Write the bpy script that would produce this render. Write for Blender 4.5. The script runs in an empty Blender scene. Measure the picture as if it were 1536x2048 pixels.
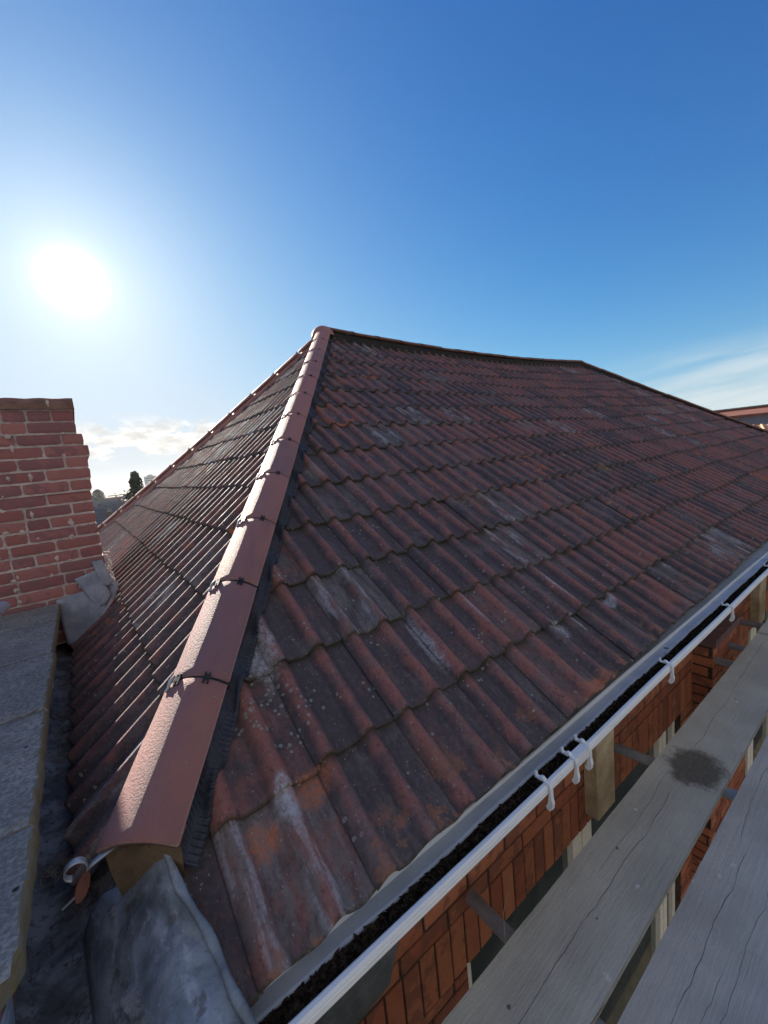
import bpy, bmesh, math, random
import numpy as np
from mathutils import Vector, Matrix
R_ = math.radians
scene = bpy.context.scene
COL = scene.collection
# ------------------------------------------------------------------ camera
cam_d = bpy.data.cameras.new('camera'); cam = bpy.data.objects.new('camera', cam_d); COL.objects.link(cam)
FPX = 804.59
RR = ((0.7892703, -0.6061354, -0.0982459), (-0.1584802, -0.0465030, -0.9862664), (0.5932423, 0.7940009, -0.1327639))
CAM = Vector((-0.86494, -0.83695, 1.16861))
m = Matrix(((RR[0][0], -RR[1][0], -RR[2][0]), (RR[0][1], -RR[1][1], -RR[2][1]), (RR[0][2], -RR[1][2], -RR[2][2])))
cam.matrix_world = Matrix.Translation(CAM) @ m.to_4x4()
cam_d.sensor_fit = 'HORIZONTAL'; cam_d.sensor_width = 36; cam_d.lens = 36 * FPX / 1536
cam_d.clip_start = 0.02; cam_d.clip_end = 20000
scene.camera = cam
scene.render.resolution_x = 768; scene.render.resolution_y = 1024
# ------------------------------------------------------------------ sun and sky
SUN_EL, SUN_AZ = R_(21.6), R_(3.26)          # azimuth from +Y towards +X
SD = Vector((math.sin(SUN_AZ) * math.cos(SUN_EL), math.cos(SUN_AZ) * math.cos(SUN_EL), math.sin(SUN_EL)))
sl = bpy.data.lights.new('sun', 'SUN'); sl.energy = 5.0; sl.angle = R_(0.5); sl.color = (1.0, 0.9, 0.76)
so = bpy.data.objects.new('sun', sl); COL.objects.link(so); so.location = (0, 0, 60)
so.rotation_euler = (-SD).to_track_quat('-Z', 'Y').to_euler()
vs = scene.view_settings; vs.view_transform = 'Standard'; vs.look = 'None'; vs.gamma = 1; vs.exposure = 1.7
try: vs.use_curve_mapping = False
except Exception: pass
W = bpy.data.worlds.new('World'); scene.world = W; W.use_nodes = True

class NT:
    def __init__(s, tree): s.t = tree; s.n = tree.nodes; s.l = tree.links
    def new(s, typ, **k):
        n = s.n.new(typ)
        for a, b in k.items(): setattr(n, a, b)
        return n
    def put(s, sock, v):
        if v is None: return
        if isinstance(v, bpy.types.NodeSocket): s.l.new(v, sock)
        else:
            if isinstance(v, (tuple, list)) and len(v) == 3 and sock.type == 'RGBA': v = (*v, 1)
            sock.default_value = v
    def math(s, op, a, b=None, c=None, clamp=False):
        n = s.new('ShaderNodeMath', operation=op); n.use_clamp = clamp
        for i, v in enumerate((a, b, c)): s.put(n.inputs[i], v)
        return n.outputs[0]
    def vmath(s, op, a, b=None):
        n = s.new('ShaderNodeVectorMath', operation=op); s.put(n.inputs[0], a); s.put(n.inputs[1], b)
        return n.outputs['Value'] if op in ('DOT_PRODUCT', 'LENGTH', 'DISTANCE') else n.outputs[0]
    def mix(s, f, a, b, typ='MIX'):
        n = s.new('ShaderNodeMix', data_type='RGBA', blend_type=typ)
        s.put(n.inputs[0], f); s.put(n.inputs[6], a); s.put(n.inputs[7], b); return n.outputs[2]
    def ramp(s, v, lo, hi, a=0.0, b=1.0):
        n = s.new('ShaderNodeMapRange'); n.clamp = True; n.interpolation_type = 'SMOOTHSTEP'
        for i, x in enumerate((v, lo, hi, a, b)): s.put(n.inputs[i], x)
        return n.outputs[0]
    def noise(s, vec, scale, detail=4, rough=.55, dist=0):
        n = s.new('ShaderNodeTexNoise'); s.put(n.inputs['Vector'], vec); n.inputs['Scale'].default_value = scale
        n.inputs['Detail'].default_value = detail; n.inputs['Roughness'].default_value = rough; n.inputs['Distortion'].default_value = dist
        return n.outputs[0]
    def voro(s, vec, scale, feat='F1', rnd=1.0):
        n = s.new('ShaderNodeTexVoronoi', feature=feat); s.put(n.inputs['Vector'], vec); n.inputs['Scale'].default_value = scale
        n.inputs['Randomness'].default_value = rnd
        return n
    def scale(s, vec, sc, loc=(0, 0, 0)):
        n = s.new('ShaderNodeMapping'); s.put(n.inputs[0], vec); n.inputs['Scale'].default_value = sc; n.inputs['Location'].default_value = loc
        return n.outputs[0]

def build_world():
    T = NT(W.node_tree); T.n.clear()
    sky = T.new('ShaderNodeTexSky', sky_type='NISHITA'); sky.sun_disc = False
    sky.sun_elevation = SUN_EL; sky.sun_rotation = SUN_AZ; sky.altitude = 0
    sky.air_density = 1.0; sky.dust_density = 0.25; sky.ozone_density = 2.5
    d = T.new('ShaderNodeTexCoord').outputs['Generated']
    dn = T.vmath('NORMALIZE', d)
    hs = T.new('ShaderNodeHueSaturation'); hs.inputs['Saturation'].default_value = 1.24; hs.inputs['Value'].default_value = .1; T.put(hs.inputs['Color'], sky.outputs[0])
    gm = T.new('ShaderNodeGamma'); T.put(gm.inputs[0], hs.outputs[0]); gm.inputs[1].default_value = 1.12
    sp_ = T.new('ShaderNodeSeparateXYZ'); T.put(sp_.inputs[0], gm.outputs[0]); cmb = T.new('ShaderNodeCombineXYZ')
    for i, (gain, kk) in enumerate(((6.2, 4.0), (9.6, 4.9), (12.8, 6.2))):      # soft shoulder towards the sun
        x = T.math('MULTIPLY', sp_.outputs[i], gain)
        q = T.math('SQRT', T.math('ADD', 1.0, T.math('POWER', T.math('DIVIDE', x, kk), 2.0)))
        T.put(cmb.inputs[i], T.math('DIVIDE', x, q))
    c = cmb.outputs[0]
    dot = T.math('MAXIMUM', T.vmath('DOT_PRODUCT', dn, tuple(SD)), 0.0)
    sep = T.new('ShaderNodeSeparateXYZ'); T.put(sep.inputs[0], dn)
    z = sep.outputs[2]
    # glare of the low sun in the air
    g1 = T.math('ADD', T.math('MULTIPLY', T.math('POWER', dot, 2000.0), 15.0), T.math('MULTIPLY', T.math('POWER', dot, 320.0), 1.1))
    g2 = T.math('MULTIPLY', T.math('POWER', dot, 70.0), 1.1)
    g3 = T.math('MULTIPLY', T.math('POWER', dot, 10.0), .6)
    g = T.math('ADD', T.math('ADD', g1, g2), g3)
    gc = T.vmath('MULTIPLY', (1.0, 0.98, 0.93), None); T.l.new(g, gc.node.inputs[1])
    # clouds: low cumulus towards the sun, thin streaks to the east
    az = T.math('ARCTAN2', sep.outputs[0], sep.outputs[1])
    el = T.math('ARCSINE', z)
    comb = T.new('ShaderNodeCombineXYZ'); T.put(comb.inputs[0], az); T.put(comb.inputs[1], T.math('MULTIPLY', el, 2.2))
    cv = comb.outputs[0]
    n1 = T.noise(cv, 11.0, 7, .58, .25)
    band = T.math('MULTIPLY', T.ramp(el, .035, .07), T.ramp(el, .150, .090))
    azm = T.math('MULTIPLY', T.ramp(az, -.9, -.5), T.ramp(az, .6, .35))
    cum = T.math('MULTIPLY', T.ramp(T.math('ADD', n1, T.math('MULTIPLY', band, .12)), .50, .575), T.math('MULTIPLY', band, azm))
    shade = T.ramp(T.noise(cv, 26.0, 5, .6), .35, .7, 4.8, 7.6)
    cumc = T.vmath('MULTIPLY', (1.0, .98, .93), None); T.l.new(shade, cumc.node.inputs[1])
    comb2 = T.new('ShaderNodeCombineXYZ'); T.put(comb2.inputs[0], T.math('MULTIPLY', az, .9)); T.put(comb2.inputs[1], T.math('MULTIPLY', T.math('SUBTRACT', el, T.math('MULTIPLY', az, .10)), 7.0))
    n2 = T.noise(comb2.outputs[0], 4.2, 6, .5, .2)
    azr = T.math('MULTIPLY', T.ramp(az, 1.08, 1.35), T.ramp(az, 2.6, 2.2))
    bandr = T.math('MULTIPLY', T.ramp(el, .0, .035), T.ramp(el, .17, .09))
    st = T.math('MULTIPLY', T.ramp(n2, .30, .66, 0, .65), T.math('MULTIPLY', azr, bandr))
    # pale haze at the horizon, warm under the sun
    hz = T.math('POWER', T.math('SUBTRACT', 1.0, T.math('ABSOLUTE', z), clamp=True), 22.0)
    near_sun = T.ramp(T.math('ABSOLUTE', az), 1.3, .1)
    hc = T.mix(near_sun, (2.3, 3.3, 4.2), (5.4, 4.95, 3.5))
    c = T.mix(T.math('MULTIPLY', hz, .75), c, hc)
    veil = T.math('MULTIPLY', T.math('MULTIPLY', T.math('POWER', T.math('SUBTRACT', 1.0, z, clamp=True), 3.2), T.ramp(T.math('ABSOLUTE', az), 1.15, .0)), .78)
    c = T.mix(veil, c, (4.3, 4.7, 5.0))
    a1 = T.vmath('ADD', c, gc)
    # unseen bright cloud banks added behind the camera as fill for the shaded sides
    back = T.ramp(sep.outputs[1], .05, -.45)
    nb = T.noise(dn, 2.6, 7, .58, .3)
    fill_clouds = T.math('MULTIPLY', back, T.ramp(nb, .36, .52))
    a1 = T.mix(cum, a1, cumc)
    a1 = T.mix(fill_clouds, a1, (3.9, 3.7, 3.6))
    a1 = T.mix(st, a1, (4.6, 5.0, 5.1))
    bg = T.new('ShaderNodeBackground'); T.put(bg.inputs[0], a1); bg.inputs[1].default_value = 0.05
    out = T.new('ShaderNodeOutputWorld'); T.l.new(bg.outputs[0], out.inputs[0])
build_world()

# ------------------------------------------------------------------ materials
def mat(name, fn):
    M = bpy.data.materials.new(name); M.use_nodes = True
    T = NT(M.node_tree); T.n.clear()
    b = T.new('ShaderNodeBsdfPrincipled'); o = T.new('ShaderNodeOutputMaterial'); T.l.new(b.outputs[0], o.inputs[0])
    res = fn(T, b)
    return M
def attr(T, name): return T.new('ShaderNodeAttribute', attribute_name=name)
def setb(T, b, col=None, rough=None, spec=None, metal=None, bump=None, strength=.3, dist=.01):
    T.put(b.inputs['Base Color'], col); T.put(b.inputs['Roughness'], rough)
    if spec is not None: T.put(b.inputs['Specular IOR Level'], spec)
    if metal is not None: T.put(b.inputs['Metallic'], metal)
    if bump is not None:
        n = T.new('ShaderNodeBump'); n.inputs['Strength'].default_value = strength; n.inputs['Distance'].default_value = dist
        T.put(n.inputs['Height'], bump); T.l.new(n.outputs[0], b.inputs['Normal'])
def obco(T): return T.new('ShaderNodeTexCoord').outputs['Object']

WH, ORG, YEL = (.46, .48, .54), (.48, .17, .085), (.30, .20, .08)
BLOTS = [(-.385, .74, .075, .13, WH, .75), (-.505, .29, .045, .06, WH, .9), (.30, .50, .030, .15, WH, .7), (1.38, .47, .028, .16, WH, .75), (1.08, .29, .07, .05, WH, .8), (1.25, .28, .03, .06, WH, .9),
         (2.60, .27, .07, .035, WH, .9), (1.66, .28, .07, .035, WH, .7), (.70, .53, .028, .12, WH, .55), (2.62, 1.30, .06, .18, WH, .35), (.50, 1.75, .08, .09, (.30, .30, .29), .6), (3.30, .70, .06, .10, WH, .35),
         (-.60, .25, .06, .05, ORG, .9), (-.42, .29, .085, .045, ORG, .8), (.93, .02, .11, .05, ORG, .95), (1.07, .03, .05, .05, ORG, .9), (1.75, 3.15, .20, .12, ORG, .45), (2.92, 2.03, .03, .05, ORG, .9), (.95, 3.3, .16, .08, (.45, .27, .2), .7),
         (3.90, 1.29, .10, .09, YEL, .7), (10.1, 2.6, .20, .10, YEL, .8), (1.60, 1.28, .22, .10, (.20, .12, .075), .5)]
def m_tile(T, b):
    tint = attr(T, 'tint'); tc = attr(T, 'tc').outputs['Vector']
    sc = T.new('ShaderNodeSeparateColor'); T.put(sc.inputs[0], tint.outputs['Color'])
    r, g, bl, crest = sc.outputs[0], sc.outputs[1], sc.outputs[2], tint.outputs['Alpha']
    sx = T.new('ShaderNodeSeparateXYZ'); T.put(sx.inputs[0], tc); vl = sx.outputs[2]
    n_st = T.noise(T.scale(tc, (1, .28, 0)), 22, 6, .62)
    n_big = T.noise(T.scale(tc, (1, 1, 0)), 1.3, 3)
    n_mid = T.noise(T.scale(tc, (1, .7, 0)), 9, 5, .65)
    n_fine = T.noise(T.scale(tc, (1, 1, 0)), 90, 4, .7)
    red = T.math('ADD', T.math('MULTIPLY', crest, .58), T.math('ADD', T.math('MULTIPLY', T.math('SUBTRACT', r, .22), .58), T.math('MULTIPLY', T.math('SUBTRACT', n_mid, .5), 2.1)))
    red = T.ramp(red, .12, 1.0)
    col = T.mix(red, (.070, .058, .068), (.290, .115, .098))
    col = T.mix(T.ramp(T.math('ADD', n_st, T.math('MULTIPLY', T.math('SUBTRACT', n_big, .5), .6)), .46, .72, 0, .6), col, (.165, .145, .152))
    col = T.mix(T.ramp(T.noise(T.scale(tc, (1, .5, 0)), 34, 5, .7), .56, .70, 0, .75), col, (.045, .036, .042))
    # grey washed tiles
    col = T.mix(T.math('MULTIPLY', T.ramp(n_st, .35, .6), T.ramp(g, .80, .98, 0, .6)), col, (.165, .155, .155))
    # dust flecks
    col = T.mix(T.ramp(T.noise(T.scale(tc, (1, .8, 0)), 150, 2, .8), .66, .76, 0, .55), col, (.27, .24, .23))
    # dirt and moss under each overlap and along the tail edge
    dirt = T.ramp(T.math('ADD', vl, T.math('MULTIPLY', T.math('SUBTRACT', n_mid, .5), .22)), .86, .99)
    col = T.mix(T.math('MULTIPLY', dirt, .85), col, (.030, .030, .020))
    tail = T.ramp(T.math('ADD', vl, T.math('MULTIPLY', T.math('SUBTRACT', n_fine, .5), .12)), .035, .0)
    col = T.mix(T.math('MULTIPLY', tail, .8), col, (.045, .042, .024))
    # pale mineral bloom on some tiles
    eff = T.math('MULTIPLY', T.math('MULTIPLY', T.ramp(T.noise(T.scale(tc, (1, .16, 0)), 30, 5, .6), .47, .60), T.ramp(crest, .0, .5, .25, 1)), T.math('MULTIPLY', T.ramp(g, .92, .93), T.ramp(g, .990, .985)))
    col = T.mix(T.math('MULTIPLY', eff, T.ramp(n_fine, .3, .6, .2, .7)), col, (.40, .41, .46))
    # orange broken faces
    sp = T.math('MULTIPLY', T.ramp(T.noise(T.scale(tc, (1, .8, 0)), 14, 3, .5), .55, .60), T.ramp(bl, .93, .945))
    col = T.mix(T.math('MULTIPLY', sp, .85), col, (.40, .13, .06))
    grit = T.noise(T.scale(tc, (1, .75, 0)), 62, 6, .82)
    col = T.mix(T.ramp(grit, .50, .66, 0, .62), col, (.040, .032, .036))
    col = T.mix(T.ramp(grit, .46, .34, 0, .45), col, (.24, .185, .18))
    # stains with a place of their own: lime washes and frost-broken faces
    ob = obco(T); en = T.math('MULTIPLY', T.math('SUBTRACT', T.noise(ob, 26, 5, .7), .5), 1.5)
    for (cx, cy, rx, ry, cc, aa) in BLOTS:
        dv = T.vmath('MULTIPLY', T.vmath('SUBTRACT', ob, (cx, cy, 0)), (1 / rx, 1 / ry, 0))
        dd = T.math('ADD', T.vmath('LENGTH', dv), en)
        col = T.mix(T.math('MULTIPLY', T.ramp(dd, 1.15, .45, 0, aa), T.ramp(grit, .40, .58, .15, 1)), col, cc)
    so_ = T.new('ShaderNodeSeparateXYZ'); T.put(so_.inputs[0], ob)
    eav = T.math('MULTIPLY', T.ramp(so_.outputs[1], .26, .06), T.ramp(T.noise(ob, 7, 6, .68), .545, .60))
    col = T.mix(T.math('MULTIPLY', eav, T.ramp(n_fine, .35, .55, .25, .8)), col, (.30, .135, .085))
    # lichen rosettes
    v = T.voro(T.scale(tc, (1, 1, 0)), 46)
    rad = T.math('ADD', v.outputs['Distance'], T.math('MULTIPLY', T.math('SUBTRACT', n_fine, .5), .22))
    vm = T.new('ShaderNodeSeparateColor'); T.put(vm.inputs[0], v.outputs['Color'])
    reg = T.ramp(T.vmath('LENGTH', T.vmath('MULTIPLY', T.vmath('SUBTRACT', ob, (-.42, .52, 0)), (1 / .17, 1 / .16, 0))), 1.25, .6, 0, .34)
    lm = T.math('MULTIPLY', T.ramp(rad, .33, .26), T.ramp(T.math('ADD', reg, T.math('ADD', T.math('MULTIPLY', vm.outputs[0], .5), T.math('MULTIPLY', T.noise(T.scale(tc, (1, 1, 0)), 4.5, 3), .9))), .95, .99))
    lm2 = T.math('MULTIPLY', lm, T.ramp(rad, .05, .2, .45, 1))
    col = T.mix(T.math('MULTIPLY', lm2, .8), col, (.31, .33, .31))
    v2 = T.voro(T.scale(tc, (1, .9, 0)), 120)
    vm2 = T.new('ShaderNodeSeparateColor'); T.put(vm2.inputs[0], v2.outputs['Color'])
    col = T.mix(T.math('MULTIPLY', T.ramp(v2.outputs['Distance'], .36, .25), T.ramp(vm2.outputs[1], .93, .95, 0, .6)), col, (.34, .32, .31))
    bmp = T.math('ADD', T.math('MULTIPLY', n_fine, .5), T.math('ADD', n_mid, T.math('MULTIPLY', lm, .4)))
    setb(T, b, col, T.ramp(n_mid, .3, .7, .58, .82), .45, bump=T.math('ADD', bmp, T.math('MULTIPLY', grit, 1.1)), strength=.8, dist=.007)
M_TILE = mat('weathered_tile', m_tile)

def m_hip(T, b):
    tc = attr(T, 'tc').outputs['Vector']; tint = attr(T, 'tint')
    sc = T.new('ShaderNodeSeparateColor'); T.put(sc.inputs[0], tint.outputs['Color'])
    n1 = T.noise(tc, 3.2, 5, .6); n2 = T.noise(tc, 60, 4, .7); n3 = T.noise(tc, 420, 3, .7)
    col = T.mix(T.ramp(T.math('ADD', n1, T.math('MULTIPLY', sc.outputs[0], .55)), .40, 1.0), (.26, .135, .145), (.37, .165, .145))
    col = T.mix(T.ramp(T.noise(T.scale(tc, (1, .3, 1)), 16, 5, .65), .55, .75, 0, .35), col, (.40, .24, .20))
    col = T.mix(T.ramp(T.noise(T.scale(tc, (1.0, .22, 1)), 9, 5, .6, .4), .52, .75, 0, .45), col, (.15, .08, .085))
    col = T.mix(T.ramp(n2, .62, .72, 0, .45), col, (.14, .07, .06))
    # chipped dusty rims at the ends and edges
    col = T.mix(T.math('MULTIPLY', T.math('MULTIPLY', sc.outputs[1], sc.outputs[1]), T.ramp(n2, .35, .6, .2, 1)), col, (.50, .34, .28))
    v = T.voro(tc, 55); vm = T.new('ShaderNodeSeparateColor'); T.put(vm.inputs[0], v.outputs['Color'])
    col = T.mix(T.math('MULTIPLY', T.ramp(v.outputs['Distance'], .16, .08), T.ramp(vm.outputs[0], .93, .95)), col, (.45, .38, .33))
    setb(T, b, col, .66, .5, bump=T.math('ADD', n3, T.math('ADD', T.math('MULTIPLY', n2, .35), T.math('MULTIPLY', T.noise(T.scale(tc, (1, 1, 1)), 130, 4, .65), 1.6))), strength=.85, dist=.0048)
M_HIP = mat('new_terracotta', m_hip)

def m_oldridge(T, b):
    tc = attr(T, 'tc').outputs['Vector']
    n1 = T.noise(tc, 7, 5, .6); n2 = T.noise(tc, 70, 4, .7)
    col = T.mix(T.ramp(n1, .35, .65), (.16, .085, .06), (.26, .11, .075))
    col = T.mix(T.ramp(n2, .5, .7, 0, .5), col, (.12, .11, .07))
    setb(T, b, col, .85, .2, bump=n2, strength=.4, dist=.004)
M_RIDGE = mat('aged_ridge_clay', m_oldridge)

def m_brick(colA, colB, dark, bumpd=.003):
    def f(T, b):
        tint = attr(T, 'tint'); co = obco(T)
        sc = T.new('ShaderNodeSeparateColor'); T.put(sc.inputs[0], tint.outputs['Color'])
        n1 = T.noise(co, 16, 5, .6); n2 = T.noise(co, 140, 4, .7)
        col = T.mix(T.ramp(T.math('ADD', sc.outputs[0], T.math('MULTIPLY', T.math('SUBTRACT', n1, .5), 1.2)), 0, 1), colA, colB)
        col = T.mix(T.ramp(T.math('ADD', T.math('MULTIPLY', sc.outputs[1], .3), n1), .62, .80, 0, .7), col, dark)
        col = T.mix(T.ramp(n2, .6, .75, 0, .35), col, (.36, .25, .21))
        setb(T, b, col, .85, .25, bump=T.math('ADD', n2, n1), strength=.5, dist=bumpd)
    return f
M_CHB = mat('chimney_brick_face', m_brick((.27, .105, .105), (.35, .155, .145), (.18, .095, .105)))
M_WB = mat('orange_brick_face', m_brick((.29, .088, .046), (.40, .145, .070), (.14, .058, .040)))
def simple(name, c1, c2, rough=.8, sc=12, bs=.4, bd=.004, spec=.3, metal=0, fine=120):
    def f(T, b):
        co = obco(T); n1 = T.noise(co, sc, 6, .62); n2 = T.noise(co, fine, 4, .7)
        col = T.mix(T.ramp(T.math('ADD', T.math('MULTIPLY', n1, .75), T.math('MULTIPLY', n2, .25)), .36, .64), c1, c2)
        setb(T, b, col, rough, spec, metal, bump=T.math('ADD', n1, T.math('MULTIPLY', n2, .6)), strength=bs, dist=bd)
    return mat(name, f)
M_MORT = simple('lime_mortar', (.38, .33, .31), (.58, .52, .49), .95, 20, .8, .006)
M_DMORT = simple('dark_mortar', (.035, .025, .018), (.075, .050, .035), .95, 20, .6)
M_BED = simple('mortar_bedding', (.13, .088, .052), (.21, .145, .088), .95, 9, .8, .01)
def m_coping(T, b):
    co = obco(T); n1 = T.noise(co, 5, 5, .6); n2 = T.noise(co, 70, 5, .75); n3 = T.noise(T.scale(co, (1, 2.5, 1)), 260, 2, .8)
    col = T.mix(T.ramp(n1, .35, .65), (.26, .265, .27), (.37, .37, .365))
    col = T.mix(T.ramp(n2, .40, .64), T.mix(.6, col, (.06, .062, .065)), col)
    col = T.mix(T.ramp(n3, .61, .72, 0, .8), col, (.42, .42, .40))
    v = T.voro(co, 30); vm = T.new('ShaderNodeSeparateColor'); T.put(vm.inputs[0], v.outputs['Color'])
    col = T.mix(T.math('MULTIPLY', T.ramp(v.outputs['Distance'], .25, .12), T.ramp(vm.outputs[0], .88, .9)), col, (.015, .016, .018))
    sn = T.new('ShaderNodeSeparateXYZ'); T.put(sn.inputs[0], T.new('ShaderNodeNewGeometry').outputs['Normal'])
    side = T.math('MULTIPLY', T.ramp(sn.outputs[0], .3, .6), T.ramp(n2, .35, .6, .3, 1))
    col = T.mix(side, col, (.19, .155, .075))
    setb(T, b, col, .9, .25, bump=T.math('ADD', n2, T.math('MULTIPLY', n3, .5)), strength=.8, dist=.006)
M_COPE = mat('weathered_concrete', m_coping)
def m_lead(T, b):
    co = obco(T); n1 = T.noise(co, 4.5, 6, .62, .4); n2 = T.noise(T.scale(co, (1, .5, 1)), 22, 6, .7); n3 = T.noise(co, 160, 3, .7)
    col = T.mix(T.ramp(n1, .38, .62), (.11, .135, .165), (.25, .30, .36))
    col = T.mix(T.ramp(n2, .52, .66, 0, .8), col, (.36, .40, .47))
    col = T.mix(T.ramp(T.noise(co, 13, 5, .6), .60, .68, 0, .6), col, (.07, .055, .045))
    setb(T, b, col, T.ramp(n2, .3, .7, .42, .68), .5, .25, bump=T.math('ADD', T.math('MULTIPLY', n1, 2.0), T.math('ADD', n2, T.math('MULTIPLY', n3, .2))), strength=.5, dist=.012)
M_LEAD = mat('old_lead', m_lead)
M_LEAD2 = simple('pale_flashing_lead', (.17, .20, .26), (.29, .33, .41), .55, 9, .25, .004, .4)
def m_lead2(T, b):
    co = obco(T); n1 = T.noise(co, 7, 6, .65, .3); n2 = T.noise(co, 40, 5, .7)
    col = T.mix(T.ramp(n1, .4, .6), (.09, .095, .105), (.24, .26, .285))
    col = T.mix(T.ramp(n2, .52, .66, 0, .8), col, (.045, .032, .028))
    setb(T, b, col, .7, .35, .1, bump=T.math('ADD', n1, n2), strength=.8, dist=.012)
M_VALLEY = mat('dirty_lead', m_lead2)
def m_strip(T, b):
    co = obco(T); n1 = T.noise(co, 6, 5, .6); n2 = T.noise(co, 90, 4, .7)
    col = T.mix(T.ramp(n1, .35, .65), (.29, .345, .43), (.37, .425, .51))
    col = T.mix(T.ramp(n2, .58, .75, 0, .3), col, (.12, .11, .10))
    v = T.voro(co, 9); vm = T.new('ShaderNodeSeparateColor'); T.put(vm.inputs[0], v.outputs['Color'])
    col = T.mix(T.math('MULTIPLY', T.ramp(T.math('ADD', v.outputs['Distance'], T.math('MULTIPLY', n2, .15)), .24, .16), T.ramp(vm.outputs[0], .84, .86)), col, (.09, .075, .06))
    setb(T, b, col, .6, .4, bump=n1, strength=.3, dist=.006)
M_STRIP = mat('eaves_tray_grey', m_strip)
M_MEM = simple('navy_membrane', (.016, .020, .036), (.034, .040, .062), .55, 30, .3, .002, .4)
M_BLACK = simple('black_plastic', (.010, .011, .014), (.018, .019, .023), .5, 30, .2, .001, .4)
M_SEAL = simple('rubber_seal', (.010, .010, .013), (.02, .02, .024), .7, 30, .2, .001, .3)
M_GALV = simple('galvanised_steel', (.30, .33, .36), (.42, .45, .48), .45, 25, .2, .001, .5, .6)
M_TUBE = simple('scaffold_steel', (.36, .44, .52), (.50, .58, .64), .5, 14, .4, .002, .5, .0)
M_TUBE2 = simple('pale_alloy_tube', (.50, .49, .46), (.62, .61, .58), .4, 20, .2, .001, .5, .0)
def m_pvc(T, b):
    co = obco(T); n1 = T.noise(T.scale(co, (.6, 4, 4)), 9, 5, .6)
    n2 = T.noise(co, 70, 3, .7)
    col = T.mix(T.ramp(n1, .45, .75, 0, .45), (.74, .76, .77), (.45, .46, .45))
    col = T.mix(T.ramp(n2, .66, .76, 0, .4), col, (.28, .30, .27))
    setb(T, b, col, .38, .5, bump=n2, strength=.1, dist=.002)
M_PVC = mat('white_pvc', m_pvc)
M_CREAM = simple('cream_stone', (.34, .26, .16), (.52, .42, .27), .9, 9, .5, .006)
M_FRAME = simple('cream_frame_paint', (.70, .64, .52), (.78, .73, .62), .5, 20, .1, .002)
def m_glass(T, b):
    co = obco(T); n1 = T.noise(co, 6, 4)
    setb(T, b, T.mix(T.ramp(n1, .4, .6), (.035, .045, .040), (.060, .072, .064)), .06, .7)
M_GLASS = mat('window_glass', m_glass)
def m_board(stain):
    def f(T, b):
        co = obco(T)
        g1 = T.noise(T.scale(co, (.9, 16, 3)), 6, 7, .68, .35)
        g2 = T.noise(T.scale(co, (3, 40, 6)), 9, 5, .7)
        big = T.noise(co, 2.6, 5, .6)
        sp = T.noise(T.scale(co, (.6, 1, 1)), 110, 4, .75)
        col = T.mix(T.ramp(big, .35, .65), (.37, .375, .345), (.47, .475, .44))
        col = T.mix(T.ramp(g1, .50, .72, 0, .16), col, (.22, .22, .215))
        col = T.mix(T.ramp(g2, .58, .75, 0, .14), col, (.12, .12, .12))
        col = T.mix(T.ramp(sp, .60, .74, 0, .35), col, (.10, .10, .10))
        col = T.mix(T.ramp(T.noise(co, 8, 5, .7), .66, .78, 0, .5), col, (.36, .39, .42))
        vv = T.voro(T.scale(co, (1, 1.4, 0)), 11); vc = T.new('ShaderNodeSeparateColor'); T.put(vc.inputs[0], vv.outputs['Color'])
        sx_ = T.math('ADD', vv.outputs['Distance'], T.math('MULTIPLY', T.math('SUBTRACT', sp, .5), .35))
        col = T.mix(T.math('MULTIPLY', T.ramp(sx_, .16, .07), T.ramp(vc.outputs[0], .90, .91, 0, .8)), col, (.60, .62, .62))
        col = T.mix(T.math('MULTIPLY', T.ramp(sx_, .13, .06), T.ramp(vc.outputs[1], .90, .91, 0, .8)), col, (.05, .05, .05))
        # long drying cracks
        w = T.new('ShaderNodeSeparateXYZ'); T.put(w.inputs[0], co)
        wob = T.math('MULTIPLY', T.math('SUBTRACT', T.noise(T.scale(co, (1, 0, 0)), 1.6, 5, .55), .5), .10)
        crack = None
        for (yy, lo, hi, ww) in stain['cracks']:
            d = T.math('ABSOLUTE', T.math('SUBTRACT', T.math('ADD', w.outputs[1], wob), yy))
            br = T.math('MULTIPLY', T.ramp(w.outputs[0], lo, lo + .12), T.ramp(w.outputs[0], hi, hi - .12))
            wn = T.ramp(T.noise(T.scale(co, (1, 0, 0)), 7, 3), .35, .6, .25, 1)
            c1 = T.math('MULTIPLY', T.math('MULTIPLY', T.ramp(d, ww, ww * .35), br), wn)
            crack = c1 if crack is None else T.math('MAXIMUM', crack, c1)
        col = T.mix(T.math('MULTIPLY', crack, .65), col, (.02, .022, .025))
        for (cx, cy, rx, ry, ang) in stain.get('blots', []):
            m_ = T.new('ShaderNodeMapping'); m_.vector_type = 'POINT'
            T.put(m_.inputs[0], T.vmath('SUBTRACT', co, (cx, cy, 0))); m_.inputs['Rotation'].default_value = (0, 0, ang); m_.inputs['Scale'].default_value = (1 / rx, 1 / ry, 0)
            dd = T.math('ADD', T.vmath('LENGTH', m_.outputs[0]), T.math('MULTIPLY', T.math('SUBTRACT', T.noise(co, 11, 7, .75), .5), 1.7))
            col = T.mix(T.ramp(dd, 1.15, .62, 0, .84), col, T.mix(T.ramp(sp, .4, .7), (.05, .044, .036), (.12, .10, .075)))
        hgt = T.math('SUBTRACT', T.math('ADD', T.math('MULTIPLY', g1, .8), T.math('MULTIPLY', sp, .5)), T.math('MULTIPLY', crack, 2.5))
        setb(T, b, col, .82, .3, bump=hgt, strength=.55, dist=.006)
    return f
M_BOARD1 = mat('grey_board_stained', m_board(dict(cracks=[(-.175, -.6, 1.25, .0018), (-.165, 1.6, 3.4, .0014), (-.125, .55, 1.35, .0009)], blots=[(1.47, -.215, .16, .13, .1)])))
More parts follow.
